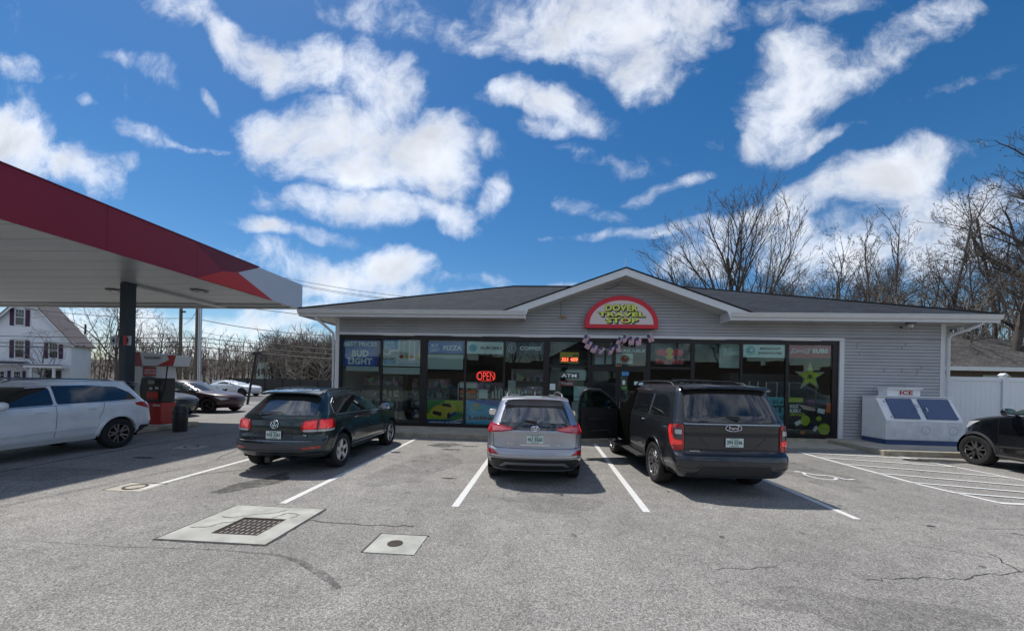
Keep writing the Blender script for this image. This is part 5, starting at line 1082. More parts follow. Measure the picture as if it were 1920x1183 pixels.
boxp('roof_light_bar', 'glass_dark', v, .6, 1.5, -.30, .30, 1.648, 1.658, bev=.01)
MB().tube((.12, .52, .30), (.35, .52, .32), .03, .03, 12).build('exhaust', 'alloy_dark', v)
wparts(v, xc, [(a, sg*.80, .352, .225, sg, 'alloy', dict(spokes=5, split=True)) for a in (.93, 3.59) for sg in (1, -1)])

# ---- dark green SUV (seen from behind and right)
xc = 2.37; v = vehicle('parked_suv', 'dark green-black SUV with big red tail lights and silver alloy wheels', 'car', (-5.17, 7.1), UPR+radians(1.2), xc)
B = Body(4.75, [(.30,.30),(.38,.10),(.46,.02),(.60,.0),(.66,.02),(.69,.07),(.74,.10),(.95,.11),(1.08,.13),(1.14,.17),(1.20,.23),(1.52,.58),(1.60,.66)],
    [(.30,4.45),(.45,4.66),(.62,4.75),(.80,4.72),(.95,4.58),(1.02,4.2),(1.06,3.8),(1.10,3.60),(1.18,3.42),(1.40,2.98),(1.54,2.6),(1.60,2.35)],
    [(.30,.83),(.40,.90),(.52,.945),(.70,.96),(.85,.955),(1.02,.94),(1.09,.905),(1.16,.875),(1.52,.68),(1.60,.61)], 1.60, .42, .65, 2.6, 2.3, .03, .03, (.97, 3.825), .43, .372, .02, .06)
B.build('paint_green_black', v); wells(B, v); arches(B, v, 'paint_green_black', .05, .012)
pr_ = B.per()
patch('rear_window', [(-.72, 1.165), (.72, 1.165), (.69, 1.30), (.60, 1.525), (-.60, 1.525), (-.69, 1.30)], pr_, 'glass_rear', v, .011, .07, .05)
bm_ = MB(); vs = []
for i in range(n+1):
    y = -.63+1.26*i/n; q = (abs(y)/.63)**2
    for dx, z in ((.75, 1.655), (.50+.07*q, 1.62), (.48+.07*q, 1.595), (.58+.07*q, 1.575), (.66, 1.575)): vs.append((dx, y, z-.04*(abs(y)/.63)**3))
bm_.add(vs, [(5*i+k, 5*i+k+1, 5*i+6+k, 5*i+5+k) for i in range(n) for k in range(4)]); bm_.build('spoiler', 'paint_green_black', v, 30)
for sg in (1, -1):
    tl = patch('tail_light', [(sg*.52, 1.02), (sg*.56, 1.065), (sg*.72, 1.09), (sg*1.0, 1.10), (sg*1.20, 1.085), (sg*1.24, 1.0), (sg*1.22, .86), (sg*.56, .845), (sg*.51, .90)], pr_, 'tail_red', v, .016, .06, .05, .02)
    patch('lens', [(sg*.56, 1.04), (sg*.78, 1.07), (sg*.78, .91), (sg*.56, .90)], pr_, 'tail_bright', tl, .022, .06, .03); patch('lens', [(sg*.84, 1.075), (sg*1.12, 1.07), (sg*1.14, .915), (sg*.84, .915)], pr_, 'tail_bright', tl, .022, .06, .03)
    patch('reverse_lens', [(sg*.55, .89), (sg*1.21, .895), (sg*1.20, .855), (sg*.56, .85)], pr_, 'lamp_clear', tl, .021, .06, .015)
    seam([(sg*.81, 1.09), (sg*.81, .86)], pr_, 'ink_black', tl, .012, .023); patch('reflector', [(sg*.58, .555), (sg*.92, .575), (sg*.92, .535), (sg*.58, .515)], pr_, 'tail_red', v, .006, .07, .01)
    seam([(sg*.76, 1.16), (sg*.72, 1.33), (sg*.64, 1.56)], pr_, 'ink_black', v, .014)
    f = B.side(sg)
    patch('side_glass', [(.78, 1.18), (2.18, 1.155), (2.18, 1.515), (1.5, 1.525), (1.02, 1.46), (.80, 1.32)], f, 'glass_dark', v, .011, .09, .06)
    patch('front_side_glass', [(2.27, 1.15), (3.28, 1.12), (2.98, 1.34), (2.65, 1.50), (2.27, 1.53)], f, 'glass_green', v, .011, .09, .05)
    ribbon([(.98, 1.49), (.80, 1.38), (.755, 1.20), (.83, 1.15), (2.2, 1.13), (3.35, 1.095)], f, 'alloy', v, .018, .002, .006, 'window_trim'); ribbon([(.98, 1.49), (1.5, 1.55), (2.3, 1.555), (2.7, 1.52), (3.05, 1.34), (3.35, 1.10)], f, 'alloy_dark', v, .016, .002, .006, 'window_trim')
    seam([(1.42, 1.17), (1.45, 1.52)], f, 'cladding', v, .04, .008)
    for p_ in ([(2.22, 1.13), (2.25, .42)], [(3.34, 1.08), (3.27, .42)], [(1.28, 1.14), (1.33, 1.0), (1.46, .85)]): seam(p_, f, 'ink_black', v, .009)
    ribbon([(1.45, .43), (3.32, .43)], f, 'alloy', v, .03, .006, .012, 'sill_trim'); handle(B, v, 2.48, 1.03, sg, 'paint_green_black'); handle(B, v, 1.55, 1.04, sg, 'paint_green_black')
    mirror(v, 3.08, sg*.915, 1.18, sg, 'chrome')
seam([(-.82, .70), (-.6, .695), (.6, .695), (.82, .70)], pr_, 'ink_black', v, .012); ribbon([(-.74, .672), (.74, .672)], pr_, 'alloy', v, .014, .0, .010, 'bumper_trim')
patch('lower_bumper', [(-1.05, .62), (1.05, .62), (1.02, .34), (-1.02, .34)], pr_, 'cladding_grey', v, .005, .09, .03, .01)
ribbon([(-.66, .47), (.66, .47)], pr_, 'cladding_grey', v, .03, .004, .014, 'bumper_ledge'); ring3('emblem', 'chrome', v, (.100, 0, .99), .075, .075, .010, .12); 
rear_text('V', 'chrome', v, (.095, 0, 1.02), .055, .05, .12, .02); rear_text('W', 'chrome', v, (.098, 0, .965), .095, .055, .12, .02)
patch('plate_recess', [(-.36, .865), (.36, .865), (.36, .70), (-.36, .70)], pr_, 'paint_blueblack', v, .002, .07, .02); plate(v, .078, 0, .785, '418 3361')
rear_text('TOUAREG', 'chrome', v, (.085, .52, .80), .22, .032); rear_text('4MOTION', 'chrome', v, (.085, .52, .755), .15, .022); rear_text('V6', 'chrome', v, (.092, -.62, .79), .07, .03)
w_ = MB(); w_.path([(.20, .40, 1.205), (.175, .42, 1.195), (.20, .2, 1.215), (.215, -.08, 1.225)], [.03, .022, .014, .006], 6); w_.build('wiper', 'cladding', v)
b = MB(); b.box(-.06, .30, -.04, .04, .30, .36); b.box(-.09, -.05, -.05, .05, .28, .38); b.tube((.0, -.35, .33), (.3, -.35, .33), .03, .03, 10); b.build('tow_hitch', 'alloy_dark', v)
for y in (-.42, -.25, -.08, .08, .25, .42): MB().path([(.95, y, 1.655), (1.6, y, 1.668), (2.4, y*.95, 1.65)], .011, 4).build('roof_rib', 'paint_green_black', v)
rails(B, v, .85, 2.75, lambda x: 1.60+.02*sin((x-.8)/1.9*pi), .575, 'paint_blueblack', .045, .016)
wparts(v, xc, [(a, sg*.83, .372, .255, sg, 'alloy', dict(spokes=5, twist=.3)) for a in (.97, 3.825) for sg in (1, -1)])

# ---- dark grey full-size SUV with its front left door open
xc = 2.66; v = vehicle('parked_suv', 'large dark grey SUV with roof rails and its front left door open', 'car', (3.36, 6.78), UPR+radians(4.2), xc)
B = Body(5.33, [(.34,.12),(.40,.06),(.50,.02),(.62,.0),(.72,.02),(.76,.08),(.80,.12),(1.15,.125),(1.22,.115),(1.28,.12),(1.32,.15),(1.84,.40),(1.90,.46)],
    [(.34,5.0),(.5,5.25),(.75,5.33),(1.0,5.30),(1.13,5.15),(1.18,4.8),(1.21,4.4),(1.24,4.10),(1.34,3.92),(1.55,3.55),(1.82,3.15),(1.90,2.9)],
    [(.34,.88),(.44,.96),(.58,1.0),(.80,1.015),(1.1,1.01),(1.24,.99),(1.31,.965),(1.36,.95),(1.82,.815),(1.90,.76)], 1.90, .22, .55, 3.8, 2.6, .012, .03, (1.13, 4.24), .47, .405, .014, .055)
B.build('paint_grey', v); wells(B, v); arches(B, v, 'paint_grey', .04, .012)
pr_ = B.per()
patch('rear_window', [(-.80, 1.30), (.80, 1.30), (.785, 1.52), (.73, 1.82), (-.73, 1.82), (-.785, 1.52)], pr_, 'glass_dark', v, .011, .08, .05)
patch('wiped_glass', [(-.47, 1.44)]+[(-.04+.44*cos(radians(t)), 1.44+.29*sin(radians(t))) for t in range(180, -1, -15)][::-1][:0]+[(-.44, 1.55), (-.30, 1.70), (-.05, 1.755), (.18, 1.70), (.36, 1.57), (.40, 1.44)], pr_, 'paint_black', v, .0065, .08, .02, .002) if False else None
bm_ = MB(); vs = []
for i in range(n+1):
    y = -.78+1.56*i/n; q = (abs(y)/.78)**4
    for dx, z in ((.60, 1.955), (.30+.05*q, 1.92), (.27+.05*q, 1.89), (.33+.05*q, 1.865), (.50, 1.865)): vs.append((dx, y, z-.03*(abs(y)/.78)**4))
bm_.add(vs, [(5*i+k, 5*i+k+1, 5*i+6+k, 5*i+5+k) for i in range(n) for k in range(4)]); bm_.build('spoiler', 'paint_grey', v, 30)
for sg in (1, -1):
    tl = patch('tail_light', [(sg*.845, 1.235), (sg*.90, 1.26), (sg*1.14, 1.235), (sg*1.16, 1.12), (sg*1.06, .90), (sg*1.0, .80), (sg*.855, .80), (sg*.83, .86)], pr_, 'tail_red', v, .016, .06, .03, .02)
    patch('light_bar', [(sg*1.04, 1.23), (sg*1.13, 1.22), (sg*1.135, 1.12), (sg*1.03, .89), (sg*.86, .90), (sg*.86, .97), (sg*.98, .98), (sg*1.04, 1.10)], pr_, 'tail_bright', tl, .023, .05, .02)
    patch('smoked_lens', [(sg*.86, 1.19), (sg*1.0, 1.19), (sg*1.0, 1.04), (sg*.96, .995), (sg*.86, .995)], pr_, 'lamp_dark', tl, .025, .05, .02); patch('reverse_lens', [(sg*.87, 1.16), (sg*.97, 1.16), (sg*.97, 1.08), (sg*.87, 1.08)], pr_, 'lamp_clear', tl, .029, .05, .01)
    seam([(sg*.83, 1.28), (sg*.80, 1.50), (sg*.72, 1.81)], pr_, 'ink_black', v, .014); seam([(sg*.82, 1.25), (sg*.82, .74)], pr_, 'ink_black', v, .010)
    f = B.side(sg)
    patch('side_glass', [(.52, 1.36), (1.42, 1.345), (1.42, 1.73), (.80, 1.74), (.62, 1.60)], f, 'glass_dark', v, .011, .09, .04)
    patch('side_glass', [(1.58, 1.345), (2.52, 1.335), (2.52, 1.74), (1.58, 1.74)], f, 'glass_dark', v, .011, .09, .03)
    if sg < 0: patch('side_glass', [(2.64, 1.335), (3.72, 1.32), (3.3, 1.60), (3.05, 1.735), (2.64, 1.74)], f, 'glass_dark', v, .011, .09, .03)
    ribbon([(1.50, 1.33), (1.50, 1.75)], f, 'alloy', v, .012, .006, .004, 'pillar_trim'); ribbon([(.50, 1.315), (2.6, 1.30)], f, 'alloy_dark', v, .018, .002, .006, 'belt_trim')
    for p_ in ([(2.56, 1.32), (2.56, .50)], [(1.52, 1.32), (1.54, 1.05), (1.66, .88)], [(3.72, 1.30), (3.68, .50)]): seam(p_, f, 'ink_black', v, .010)
    handle(B, v, 1.78, 1.20, sg, 'chrome')
    patch('sill_cladding', [(1.66, .35), (3.70, .35), (3.68, .45), (1.70, .45)], f, 'cladding', v, .010, .1, .02)
    rb = MB().box(1.68, 3.66, sg*(.93) if sg > 0 else -1.13, 1.13 if sg > 0 else -.93, .38, .425).build('running_board', 'cladding', v); bevel(rb, .015, 2)
    for k in range(3): MB().box(1.85+k*.8, 1.9+k*.8, sg*1.0 if sg > 0 else -1.0, sg*.85 if sg < 0 else .85, .36, .40) if False else None
ribbon([(-.84, 1.265), (.84, 1.265)], pr_, 'alloy', v, .016, .0, .008, 'hatch_trim'); seam([(-.82, .745), (.82, .745)], pr_, 'ink_black', v, .012)
patch('hatch_panel', [(-.81, 1.115), (.81, 1.115), (.81, 1.05), (-.81, 1.05)], pr_, 'cladding', v, .007, .09, .01)
for sg in (1, -1): ribbon([(sg*.58, 1.04), (sg*.40, .86), (sg*.34, .82)], pr_, 'paint_grey', v, .02, -.003, .010, 'hatch_crease'); ribbon([(sg*1.1, .56), (sg*.82, .50), (sg*.66, .50), (sg*.58, .575), (0, .585)], pr_, 'cladding_grey', v, .02, .0, .010, 'bumper_line')
patch('bumper_lower', [(-.60, .56), (.60, .56), (.64, .40), (-.64, .40)], pr_, 'cladding', v, .006, .09, .02)
patch('pull_handle', [(-.16, .83), (.16, .83), (.14, .79), (-.14, .79)], pr_, 'ink_black', v, .004, .09, .01)
plate(v, .105, -.02, .955, '394 0246'); o_ = patch('emblem', [(.14*cos(2*pi*i/24), 1.205+.055*sin(2*pi*i/24)) for i in range(24)], pr_, 'p_navy', v, .010, .08, 0, .01); ring3('emblem_ring', 'chrome', v, (.102, 0, 1.205), .14, .055, .006); rear_text('Ford', 'chrome', v, (.098, 0, 1.205), .16, .055, 0, .01)
rear_text('EXPEDITION', 'chrome', v, (.112, .66, .80), .17, .022)
w_ = MB(); w_.path([(.17, -.10, 1.365), (.14, -.09, 1.36), (.19, .12, 1.385), (.205, .42, 1.375)], [.04, .045, .018, .008], 8); w_.build('wiper', 'cladding', v)
rails(B, v, .85, 3.2, lambda x: 1.90, .71, 'black_plastic', .075, .018, .02); MB().path([(1.15, .62, 1.985), (1.15, .5, 2.01), (1.15, -.5, 2.01), (1.15, -.62, 1.985)], .017, 8).build('cross_bar', 'black_plastic', v, 40); MB().path([(2.5, .62, 1.985), (2.5, .5, 2.01), (2.5, -.5, 2.01), (2.5, -.62, 1.985)], .017, 8).build('cross_bar', 'black_plastic', v, 40)
# doorway: flat black patch, the cabin's shade put into its colour
patch('doorway_shade', [(2.64, .52), (3.70, .52), (3.74, 1.32), (3.3, 1.62), (3.05, 1.80), (2.64, 1.80)], B.side(1), 'wheel_well', v, .016, .09, .05)
# the open door, hinged at its front edge
hx, hy = 3.72, 1.0; dphi = radians(180-74)
dr = bpy.data.objects.new('open_door', None); col.objects.link(dr); dr.parent = v; dr.location = (hx-xc, hy, 0); dr.rotation_euler = (0, 0, -radians(78))
OFF2 = None
def dpan(poly, y0, y1, mat, name, par=dr, rad=.04): return MB().prism(rpoly(poly, rad), y0, y1).build(name, mat, par, 40)
def zin(z, y): return y-max(0, z-1.28)*.42
# door panel below the belt, window frame above (door local: x runs back from the hinge as negative)
dpan([(-1.12, .48), (-.03, .48), (.0, 1.28), (-1.12, 1.30)], -.06, .03, 'paint_grey', 'outer_panel'); dpan([(-1.08, .52), (-.06, .52), (-.05, 1.26), (-1.08, 1.28)], -.13, -.062, 'black_plastic', 'inner_trim')
dpan([(-.95, .95), (-.25, .98), (-.25, 1.06), (-.95, 1.03)], -.20, -.131, 'black_plastic', 'armrest'); MB().path([(-.9, -.135, .62), (-.85, -.17, .7), (-.3, -.17, .72), (-.25, -.135, .62)], .02, 6).build('door_pocket', 'cladding', dr)
fr_ = MB()
fpts = [(-1.10, 1.30), (-1.10, 1.58), (-1.06, 1.70), (-.95, 1.755), (-.62, 1.74), (-.36, 1.58), (-.06, 1.31)]
fr_.path([(p[0], zin(p[1], -.03), p[1]) for p in fpts], .045, 8); fr_.build('window_frame', 'black_plastic', dr, 50)
gp = [(-1.08, 1.29), (-1.08, 1.68), (-.95, 1.735), (-.64, 1.72), (-.38, 1.56), (-.10, 1.29)]
mo('window_glass', [(p[0], zin(p[1], -.02), p[1]) for p in gp]+[(p[0], zin(p[1], -.026), p[1]) for p in gp], [(0, 1, 2, 3, 4, 5), (11, 10, 9, 8, 7, 6)], 'car_door_glass', dr)
mm = mirror(dr, -.22, .03, 1.37, 1, 'paint_grey', 1.25)
wparts(v, xc, [(a, sg*.87, .405, .275, sg, 'alloy_mid', dict(spokes=6, split=True, rimR=.70)) for a in (1.13, 4.24) for sg in (1, -1)])

# ---- white three-row SUV at the pumps
xc = 2.44; v = vehicle('parked_suv', 'white three-row SUV seen from the side under the fuel canopy', 'car', (-11.72, 10.25), -UPR+radians(-1.0), xc)
B = Body(4.89, [(.30,.34),(.40,.12),(.52,.02),(.66,.0),(.80,.03),(1.0,.045),(1.12,.09),(1.20,.16),(1.30,.24),(1.60,.44),(1.69,.46)],
    [(.30,4.6),(.45,4.82),(.65,4.89),(.85,4.84),(1.0,4.68),(1.07,4.3),(1.11,3.95),(1.15,3.72),(1.25,3.52),(1.45,3.12),(1.60,2.75),(1.69,2.5)],
    [(.30,.83),(.42,.91),(.6,.95),(.8,.962),(1.0,.955),(1.10,.93),(1.18,.895),(1.60,.72),(1.69,.65)], 1.69, .42, .7, 2.6, 2.2, .03, .04, (1.06, 3.85), .435, .382, .022, .055)
B.build('paint_white', v); wells(B, v); arches(B, v, 'paint_white', .05, .012); pr_ = B.per(); pf_ = B.per(front=True)
for sg in (1, -1):
    f = B.side(sg)
    patch('side_glass', [(.58, 1.24), (1.35, 1.21), (2.30, 1.19), (2.30, 1.60), (1.7, 1.61), (1.0, 1.57), (.72, 1.42)], f, 'glass_dark', v, .011, .09, .04)
    patch('side_glass', [(2.37, 1.19), (3.52, 1.16), (3.18, 1.38), (2.85, 1.53), (2.37, 1.58)], f, 'glass_dark', v, .022, .045, .04)
    ribbon([(.62, 1.205), (2.3, 1.165), (3.62, 1.13)], f, 'chrome', v, .016, .002, .006, 'window_trim'); ribbon([(.66, 1.33), (.95, 1.53), (1.5, 1.615), (2.4, 1.605), (2.9, 1.54), (3.25, 1.38), (3.6, 1.15)], f, 'chrome', v, .010, .002, .005, 'window_trim')
    for p_ in ([(2.33, 1.17), (2.36, .44)], [(3.50, 1.13), (3.42, .44)], [(1.36, 1.18), (1.44, .95), (1.52, .80)]): seam(p_, f, 'ink_black', v, .009)
    ribbon([(1.56, .62), (2.4, .60), (3.36, .56)], f, 'paint_white', v, .06, -.004, .012, 'door_crease'); handle(B, v, 1.66, 1.06, sg, 'paint_white'); handle(B, v, 2.62, 1.03, sg, 'paint_white')
    tl = patch('tail_light', [(sg*.62, 1.12), (sg*.95, 1.17), (sg*1.22, 1.15), (sg*1.26, 1.09), (sg*1.02, .99), (sg*.64, 1.02)], pr_, 'tail_red', v, .018, .06, .02, .02)
    patch('rear_bumper_lower', [(sg*.4, .50), (sg*1.2, .54), (sg*1.28, .34), (sg*.4, .34)], pr_, 'cladding', v, .008, .09, .02)
    patch('headlight', [(sg*.55, .92), (sg*.9, .98), (sg*1.25, 1.02), (sg*1.0, .85), (sg*.6, .82)], pf_, 'lamp_clear', v, .012, .06, .03)
    mirror(v, 3.25, sg*.91, 1.21, sg, 'paint_white', 1.1)
    MB().box(.60, .66, sg*.80 if sg > 0 else -.90, .90 if sg > 0 else -.80, .20, .45) if False else None
patch('windshield', [(-.72, 1.18), (.72, 1.18), (.62, 1.58), (-.62, 1.58)], pf_, 'windshield', v, .011, .09, .05); patch('rear_window', [(-.62, 1.25), (.62, 1.25), (.54, 1.52), (-.54, 1.52)], pr_, 'glass_dark', v, .011, .09, .05)
patch('grille', [(-.5, .95), (.5, .95), (.45, .62), (-.45, .62)], pf_, 'cladding', v, .01, .09, .04); rails(B, v, .9, 3.0, lambda x: 1.70+.01*sin((x-.9)/2.1*pi), .60, 'alloy_mid', .035, .016)
bm_ = MB(); vs = []
for i in range(n+1):
    y = -.64+1.28*i/n; q = (abs(y)/.64)**2
    for dx, z in ((.80, 1.745), (.27+.08*q, 1.69), (.25+.08*q, 1.67), (.34+.08*q, 1.645), (.48, 1.64)): vs.append((dx, y, z-.04*(abs(y)/.64)**3))
bm_.add(vs, [(5*i+k, 5*i+k+1, 5*i+6+k, 5*i+5+k) for i in range(n) for k in range(4)]); bm_.build('spoiler', 'paint_white', v, 30)
wparts(v, xc, [(a, sg*.84, .382, .245, sg, 'alloy_mid', dict(spokes=5, split=True, rimR=.64)) for a in (1.06, 3.85) for sg in (1, -1)])

# ---- black SUV, front half in the frame at the right
xc = 2.46; yw = radians(91); v = vehicle('parked_suv', 'black SUV parked nose-in at the right edge beside the ice chest', 'car', (12.42, 6.88), yw, xc)
qz = lambda z: z if z < .5 else .5+(z-.5)*1.33
qs = lambda P: [(qz(z), x) for z, x in P]
B = Body(4.92, qs([(.30,.30),(.42,.08),(.60,.0),(.95,.03),(1.15,.12),(1.62,.62),(1.68,.70)]),
    qs([(.26,4.62),(.36,4.72),(.5,4.78),(.68,4.80),(.86,4.77),(.97,4.70),(1.03,4.54),(1.08,4.30),(1.12,4.05),(1.16,3.82),(1.24,3.64),(1.42,3.14),(1.60,2.55),(1.68,2.3)]),
    qs([(.26,.84),(.40,.92),(.55,.955),(.8,.97),(1.0,.955),(1.10,.93),(1.18,.89),(1.60,.70),(1.68,.63)]), qz(1.68), .42, .85, 2.6, 2.0, .03, .03, (1.05, 4.04), .43, .385, .028, .06)
B.build('paint_black', v); wells(B, v); arches(B, v, 'cladding_grey', .045, .014); pr0, pf0 = B.per(), B.per(front=True); pr_ = lambda a, z, d=0.0: pr0(a, qz(z), d); pf_ = lambda a, z, d=0.0: pf0(a, qz(z), d)
for sg in (1, -1):
    f0 = B.side(sg); f = (lambda f0: lambda x, z, d=0.0: f0(x, qz(z), d))(f0); patch('side_glass', [(2.45, 1.20), (3.42, 1.17), (3.10, 1.37), (2.8, 1.53), (2.45, 1.58)], f, 'glass_green', v, .011, .09, .04); patch('side_glass', [(.8, 1.22), (2.38, 1.20), (2.38, 1.58), (1.4, 1.58)], f, 'glass_dark', v, .011, .09, .04)
    ribbon([(.8, 1.19), (3.5, 1.14)], f, 'chrome', v, .014, .002, .006, 'window_trim')
    for p_ in ([(2.42, 1.18), (2.45, .44)], [(3.55, 1.12), (3.52, .44)]): seam(p_, f, 'ink_black', v, .009)
    handle(B, v, 2.72, qz(1.04), sg, 'chrome'); mirror(v, 3.20, sg*.92, qz(1.20), sg, 'paint_black', 1.1); rb = MB().box(1.6, 3.5, .90 if sg > 0 else -1.06, 1.06 if sg > 0 else -.90, .33, .37).build('running_board', 'alloy_mid', v); bevel(rb, .012)
    patch('headlight', [(sg*.62, .90), (sg*.95, .97), (sg*1.25, 1.0), (sg*1.05, .84), (sg*.66, .80)], pf_, 'lamp_clear', v, .010, .06, .03); patch('side_vent', [(sg*.75, .58), (sg*1.05, .62), (sg*1.05, .50), (sg*.75, .44)], pf_, 'cladding', v, .006, .06, .02)
patch('windshield', [(-.74, 1.16), (.74, 1.16), (.62, 1.56), (-.62, 1.56)], pf_, 'windshield', v, .011, .09, .05); patch('grille', [(-.5, .90), (.5, .90), (.42, .58), (-.42, .58)], pf_, 'cladding', v, .012, .09, .04)
rails(B, v, .9, 3.0, lambda x: qz(1.69), .60, 'alloy', .04, .015)
wparts(v, xc, [(a, sg*.845, .385, .26, sg, 'alloy_mid', dict(spokes=5, split=True, rimR=.66, twist=.2, steer=0.0)) for a in (1.05, 4.04) for sg in (1, -1)])

# ---- background vehicles
def bgcar(name, label, mat, loc, yaw, L=4.75, H=1.56, rim='alloy_dark', glass='glass_green', R=.37):
    xc = L/2; v = vehicle(name, label, 'car', loc, yaw, xc); s = H/1.60
    B = Body(L, [(.26,.25),(.45,.03),(.6,.0),(.95,.04),(1.05,.12),(H-.06,.85),(H,.95)], [(.26,L-.2),(.45,L-.04),(.6,L),(.80,L-.05),(.92,L-.22),(.99,L-.6),(1.04,L-1.0),(1.09,L-1.30),(1.2,L-1.55),(H-.06,L-2.25),(H,L-2.5)],
        [(.26,.82),(.4,.90),(.7,.93),(.95,.92),(1.05,.87),(H-.06,.66),(H,.60)], H, .45, .7, 2.4, 2.1, .03, .04, (1.0, L-.95), R+.055, R, .02, .05)
    B.build(mat, v); wells(B, v); pf_ = B.per(front=True); pr_ = B.per()
    for sg in (1, -1):
        f = B.side(sg); patch('side_glass', [(.95, 1.12), (L/2-.1, 1.08), (L/2-.1, H-.07), (1.5, H-.07)], f, glass, v, .011, .1, .04); patch('side_glass', [(L/2, 1.08), (L-1.5, 1.05), (L-2.1, H-.20), (L-2.4, H-.08), (L/2, H-.07)], f, glass, v, .011, .1, .04)
        seam([(L/2-.05, 1.06), (L/2-.03, .4)], f, 'ink_black', v, .012); seam([(L-1.5, 1.0), (L-1.55, .4)], f, 'ink_black', v, .012); ribbon([(1.3, .45), (L-1.45, .43)], f, 'alloy_mid', v, .03, .0, .008, 'sill_trim')
        patch('headlight', [(sg*.5, .72), (sg*.9, .80), (sg*1.15, .84), (sg*.9, .66)], pf_, 'lamp_clear', v, .008, .07, .02); patch('tail_light', [(sg*.6, .95), (sg*1.1, .98), (sg*1.1, .82), (sg*.6, .82)], pr_, 'tail_red', v, .008, .07, .02)
        mirror(v, L-1.75, sg*.89, 1.10, sg, mat)
    patch('windshield', [(-.66, 1.10), (.66, 1.10), (.58, H-.08), (-.58, H-.08)], pf_, 'windshield', v, .011, .1, .04)
    wparts(v, xc, [(a, sg*.82, R, .235, sg, rim, dict(spokes=5)) for a in (1.0, L-.95) for sg in (1, -1)]); return v
bgcar('parked_car', 'plum-black crossover facing right behind the fuel pump', 'paint_plum', (-20.3, 18.9), radians(0), 4.8, 1.56)
bgcar('parked_car', 'dark blue-black vehicle with only its nose showing right of the waste bin', 'paint_blueblack', (-20.6, 16.3), radians(0), 4.9, 1.45, R=.38)
bgcar('parked_car', 'small white car far off beyond the plum crossover', 'paint_white', (wy(486, 740, 33.5).x-4.4, 33.5), radians(0), 4.4, 1.36)

# ================================================================== HOUSE ACROSS THE ROAD
HY = 38.0
hs = empty('white_house', (-50.45, 38, 0), 'two-storey white clapboard house with dark purple shutters across the road', 'house')
hx0, hx1, hzE, ap_ = -61.0, -50.45, 5.1, 9.75; hm = -55.9
MB().prism([(hx0, 0), (hx1, 0), (hx1, hzE), (hm, ap_), (hx0, hzE)], HY, HY+5.0).build('wall', 'house_white', hs)
b = MB(); z = .3
while z < 9.4:
    xa, xb = (hx0, hx1) if z < hzE-.05 else (hm-(ap_-z)*(hm-hx0)/(ap_-hzE), hm+(ap_-z)*(hx1-hm)/(ap_-hzE))
    b.add([(xa, HY-.03, z), (xb, HY-.03, z), (xb, HY-.004, z+.15), (xa, HY-.004, z+.15)], [(0, 1, 2, 3)]); z += .15
b.build('clapboards', 'house_white', hs, kind='stuff')
k_ = (ap_-hzE)/(hx1-hm)
for s in (-1, 1):
    xe = hm+s*(hx1-hm+.55); ze = ap_-(abs(xe-hm))*k_
    MB().prism([(hm, ap_+.12), (xe, ze+.12), (xe, ze+.02), (hm, ap_+.0)], HY-.5, HY+5.4).build('roof', 'roof_grey', hs)
    MB().prism([(hm, ap_-.005), (xe, ze+.015), (xe, ze-.26), (hm, ap_-.30)], HY-.45, HY-.38).build('rake_board', 'white_trim', hs)
    boxp('cornice_return', 'white_trim', hs, min(hx1-1.6 if s > 0 else hx0-.5, hx1+.5 if s > 0 else hx0+1.6), max(hx1-1.6 if s > 0 else hx0-.5, hx1+.5 if s > 0 else hx0+1.6), HY-.45, HY-.04, hzE-.32, hzE-.05)
boxp('corner_board', 'white_trim', hs, hx1-.2, hx1+.02, HY-.06, HY-.035, 0, hzE-.33)
def hwin(cx, z0, z1, w=.95, sh=True, head=False):
    f = MB(); f.box(cx-w/2-.12, cx-w/2, HY-.09, HY-.035, z0-.1, z1+.12); f.box(cx+w/2, cx+w/2+.12, HY-.09, HY-.035, z0-.1, z1+.12); f.box(cx-w/2, cx+w/2, HY-.09, HY-.035, z1, z1+.12); f.box(cx-w/2, cx+w/2, HY-.09, HY-.035, z0-.1, z0); f.box(cx-w/2, cx+w/2, HY-.085, HY-.05, (z0+z1)/2-.03, (z0+z1)/2+.03)
    q = f.build('window', 'white_trim', hs); boxp('pane', 'window_dark', q, cx-w/2, cx+w/2, HY-.045, HY-.038, z0, z1)
    m_ = MB()
    for dx in (-.15, .15): m_.box(cx+dx-.012, cx+dx+.012, HY-.06, HY-.047, (z0+z1)/2+.03, z1)
    m_.box(cx-w/2, cx+w/2, HY-.059, HY-.048, (z0+3*z1)/4-.01, (z0+3*z1)/4+.015); m_.build('muntins', 'white_trim', q)
    if sh:
        for s in (-1, 1): xx = cx+s*(w/2+.42); boxp('shutter', 'shutter', hs, xx-.24, xx+.24, HY-.08, HY-.036, z0-.1, z1+.05)
    if head: boxp('window_head', 'white_trim', hs, cx-w/2-.4, cx+w/2+.4, HY-.2, HY-.036, z1+.14, z1+.24)
def hx(px, py): p = wy(px, py, HY); return p.x, p.z
x_, z1_ = hx(38.5, 587); _, z0_ = hx(38.5, 614); hwin(x_, z0_, z1_)
x_, z1_ = hx(38, 642); _, z0_ = hx(38, 671); hwin(x_, z0_, z1_, head=True); x_, z1_ = hx(100, 645); _, z0_ = hx(100, 671); hwin(x_, z0_, z1_, head=True); x_, z1_ = hx(-22, 641); _, z0_ = hx(-22, 671); hwin(x_, z0_, z1_, head=True)
x_, z1_ = hx(5, 696); hwin(x_-.2, z1_-1.5, z1_, 1.2, False); hwin(x_+1.85, z1_-1.5, z1_, .7, False); boxp('shutter', 'shutter', hs, x_+.75, x_+1.1, HY-.08, HY-.036, z1_-1.55, z1_+.1)
boxp('shutter', 'shutter', hs, x_+2.45, x_+2.8, HY-.08, HY-.036, z1_-1.55, z1_+.1)
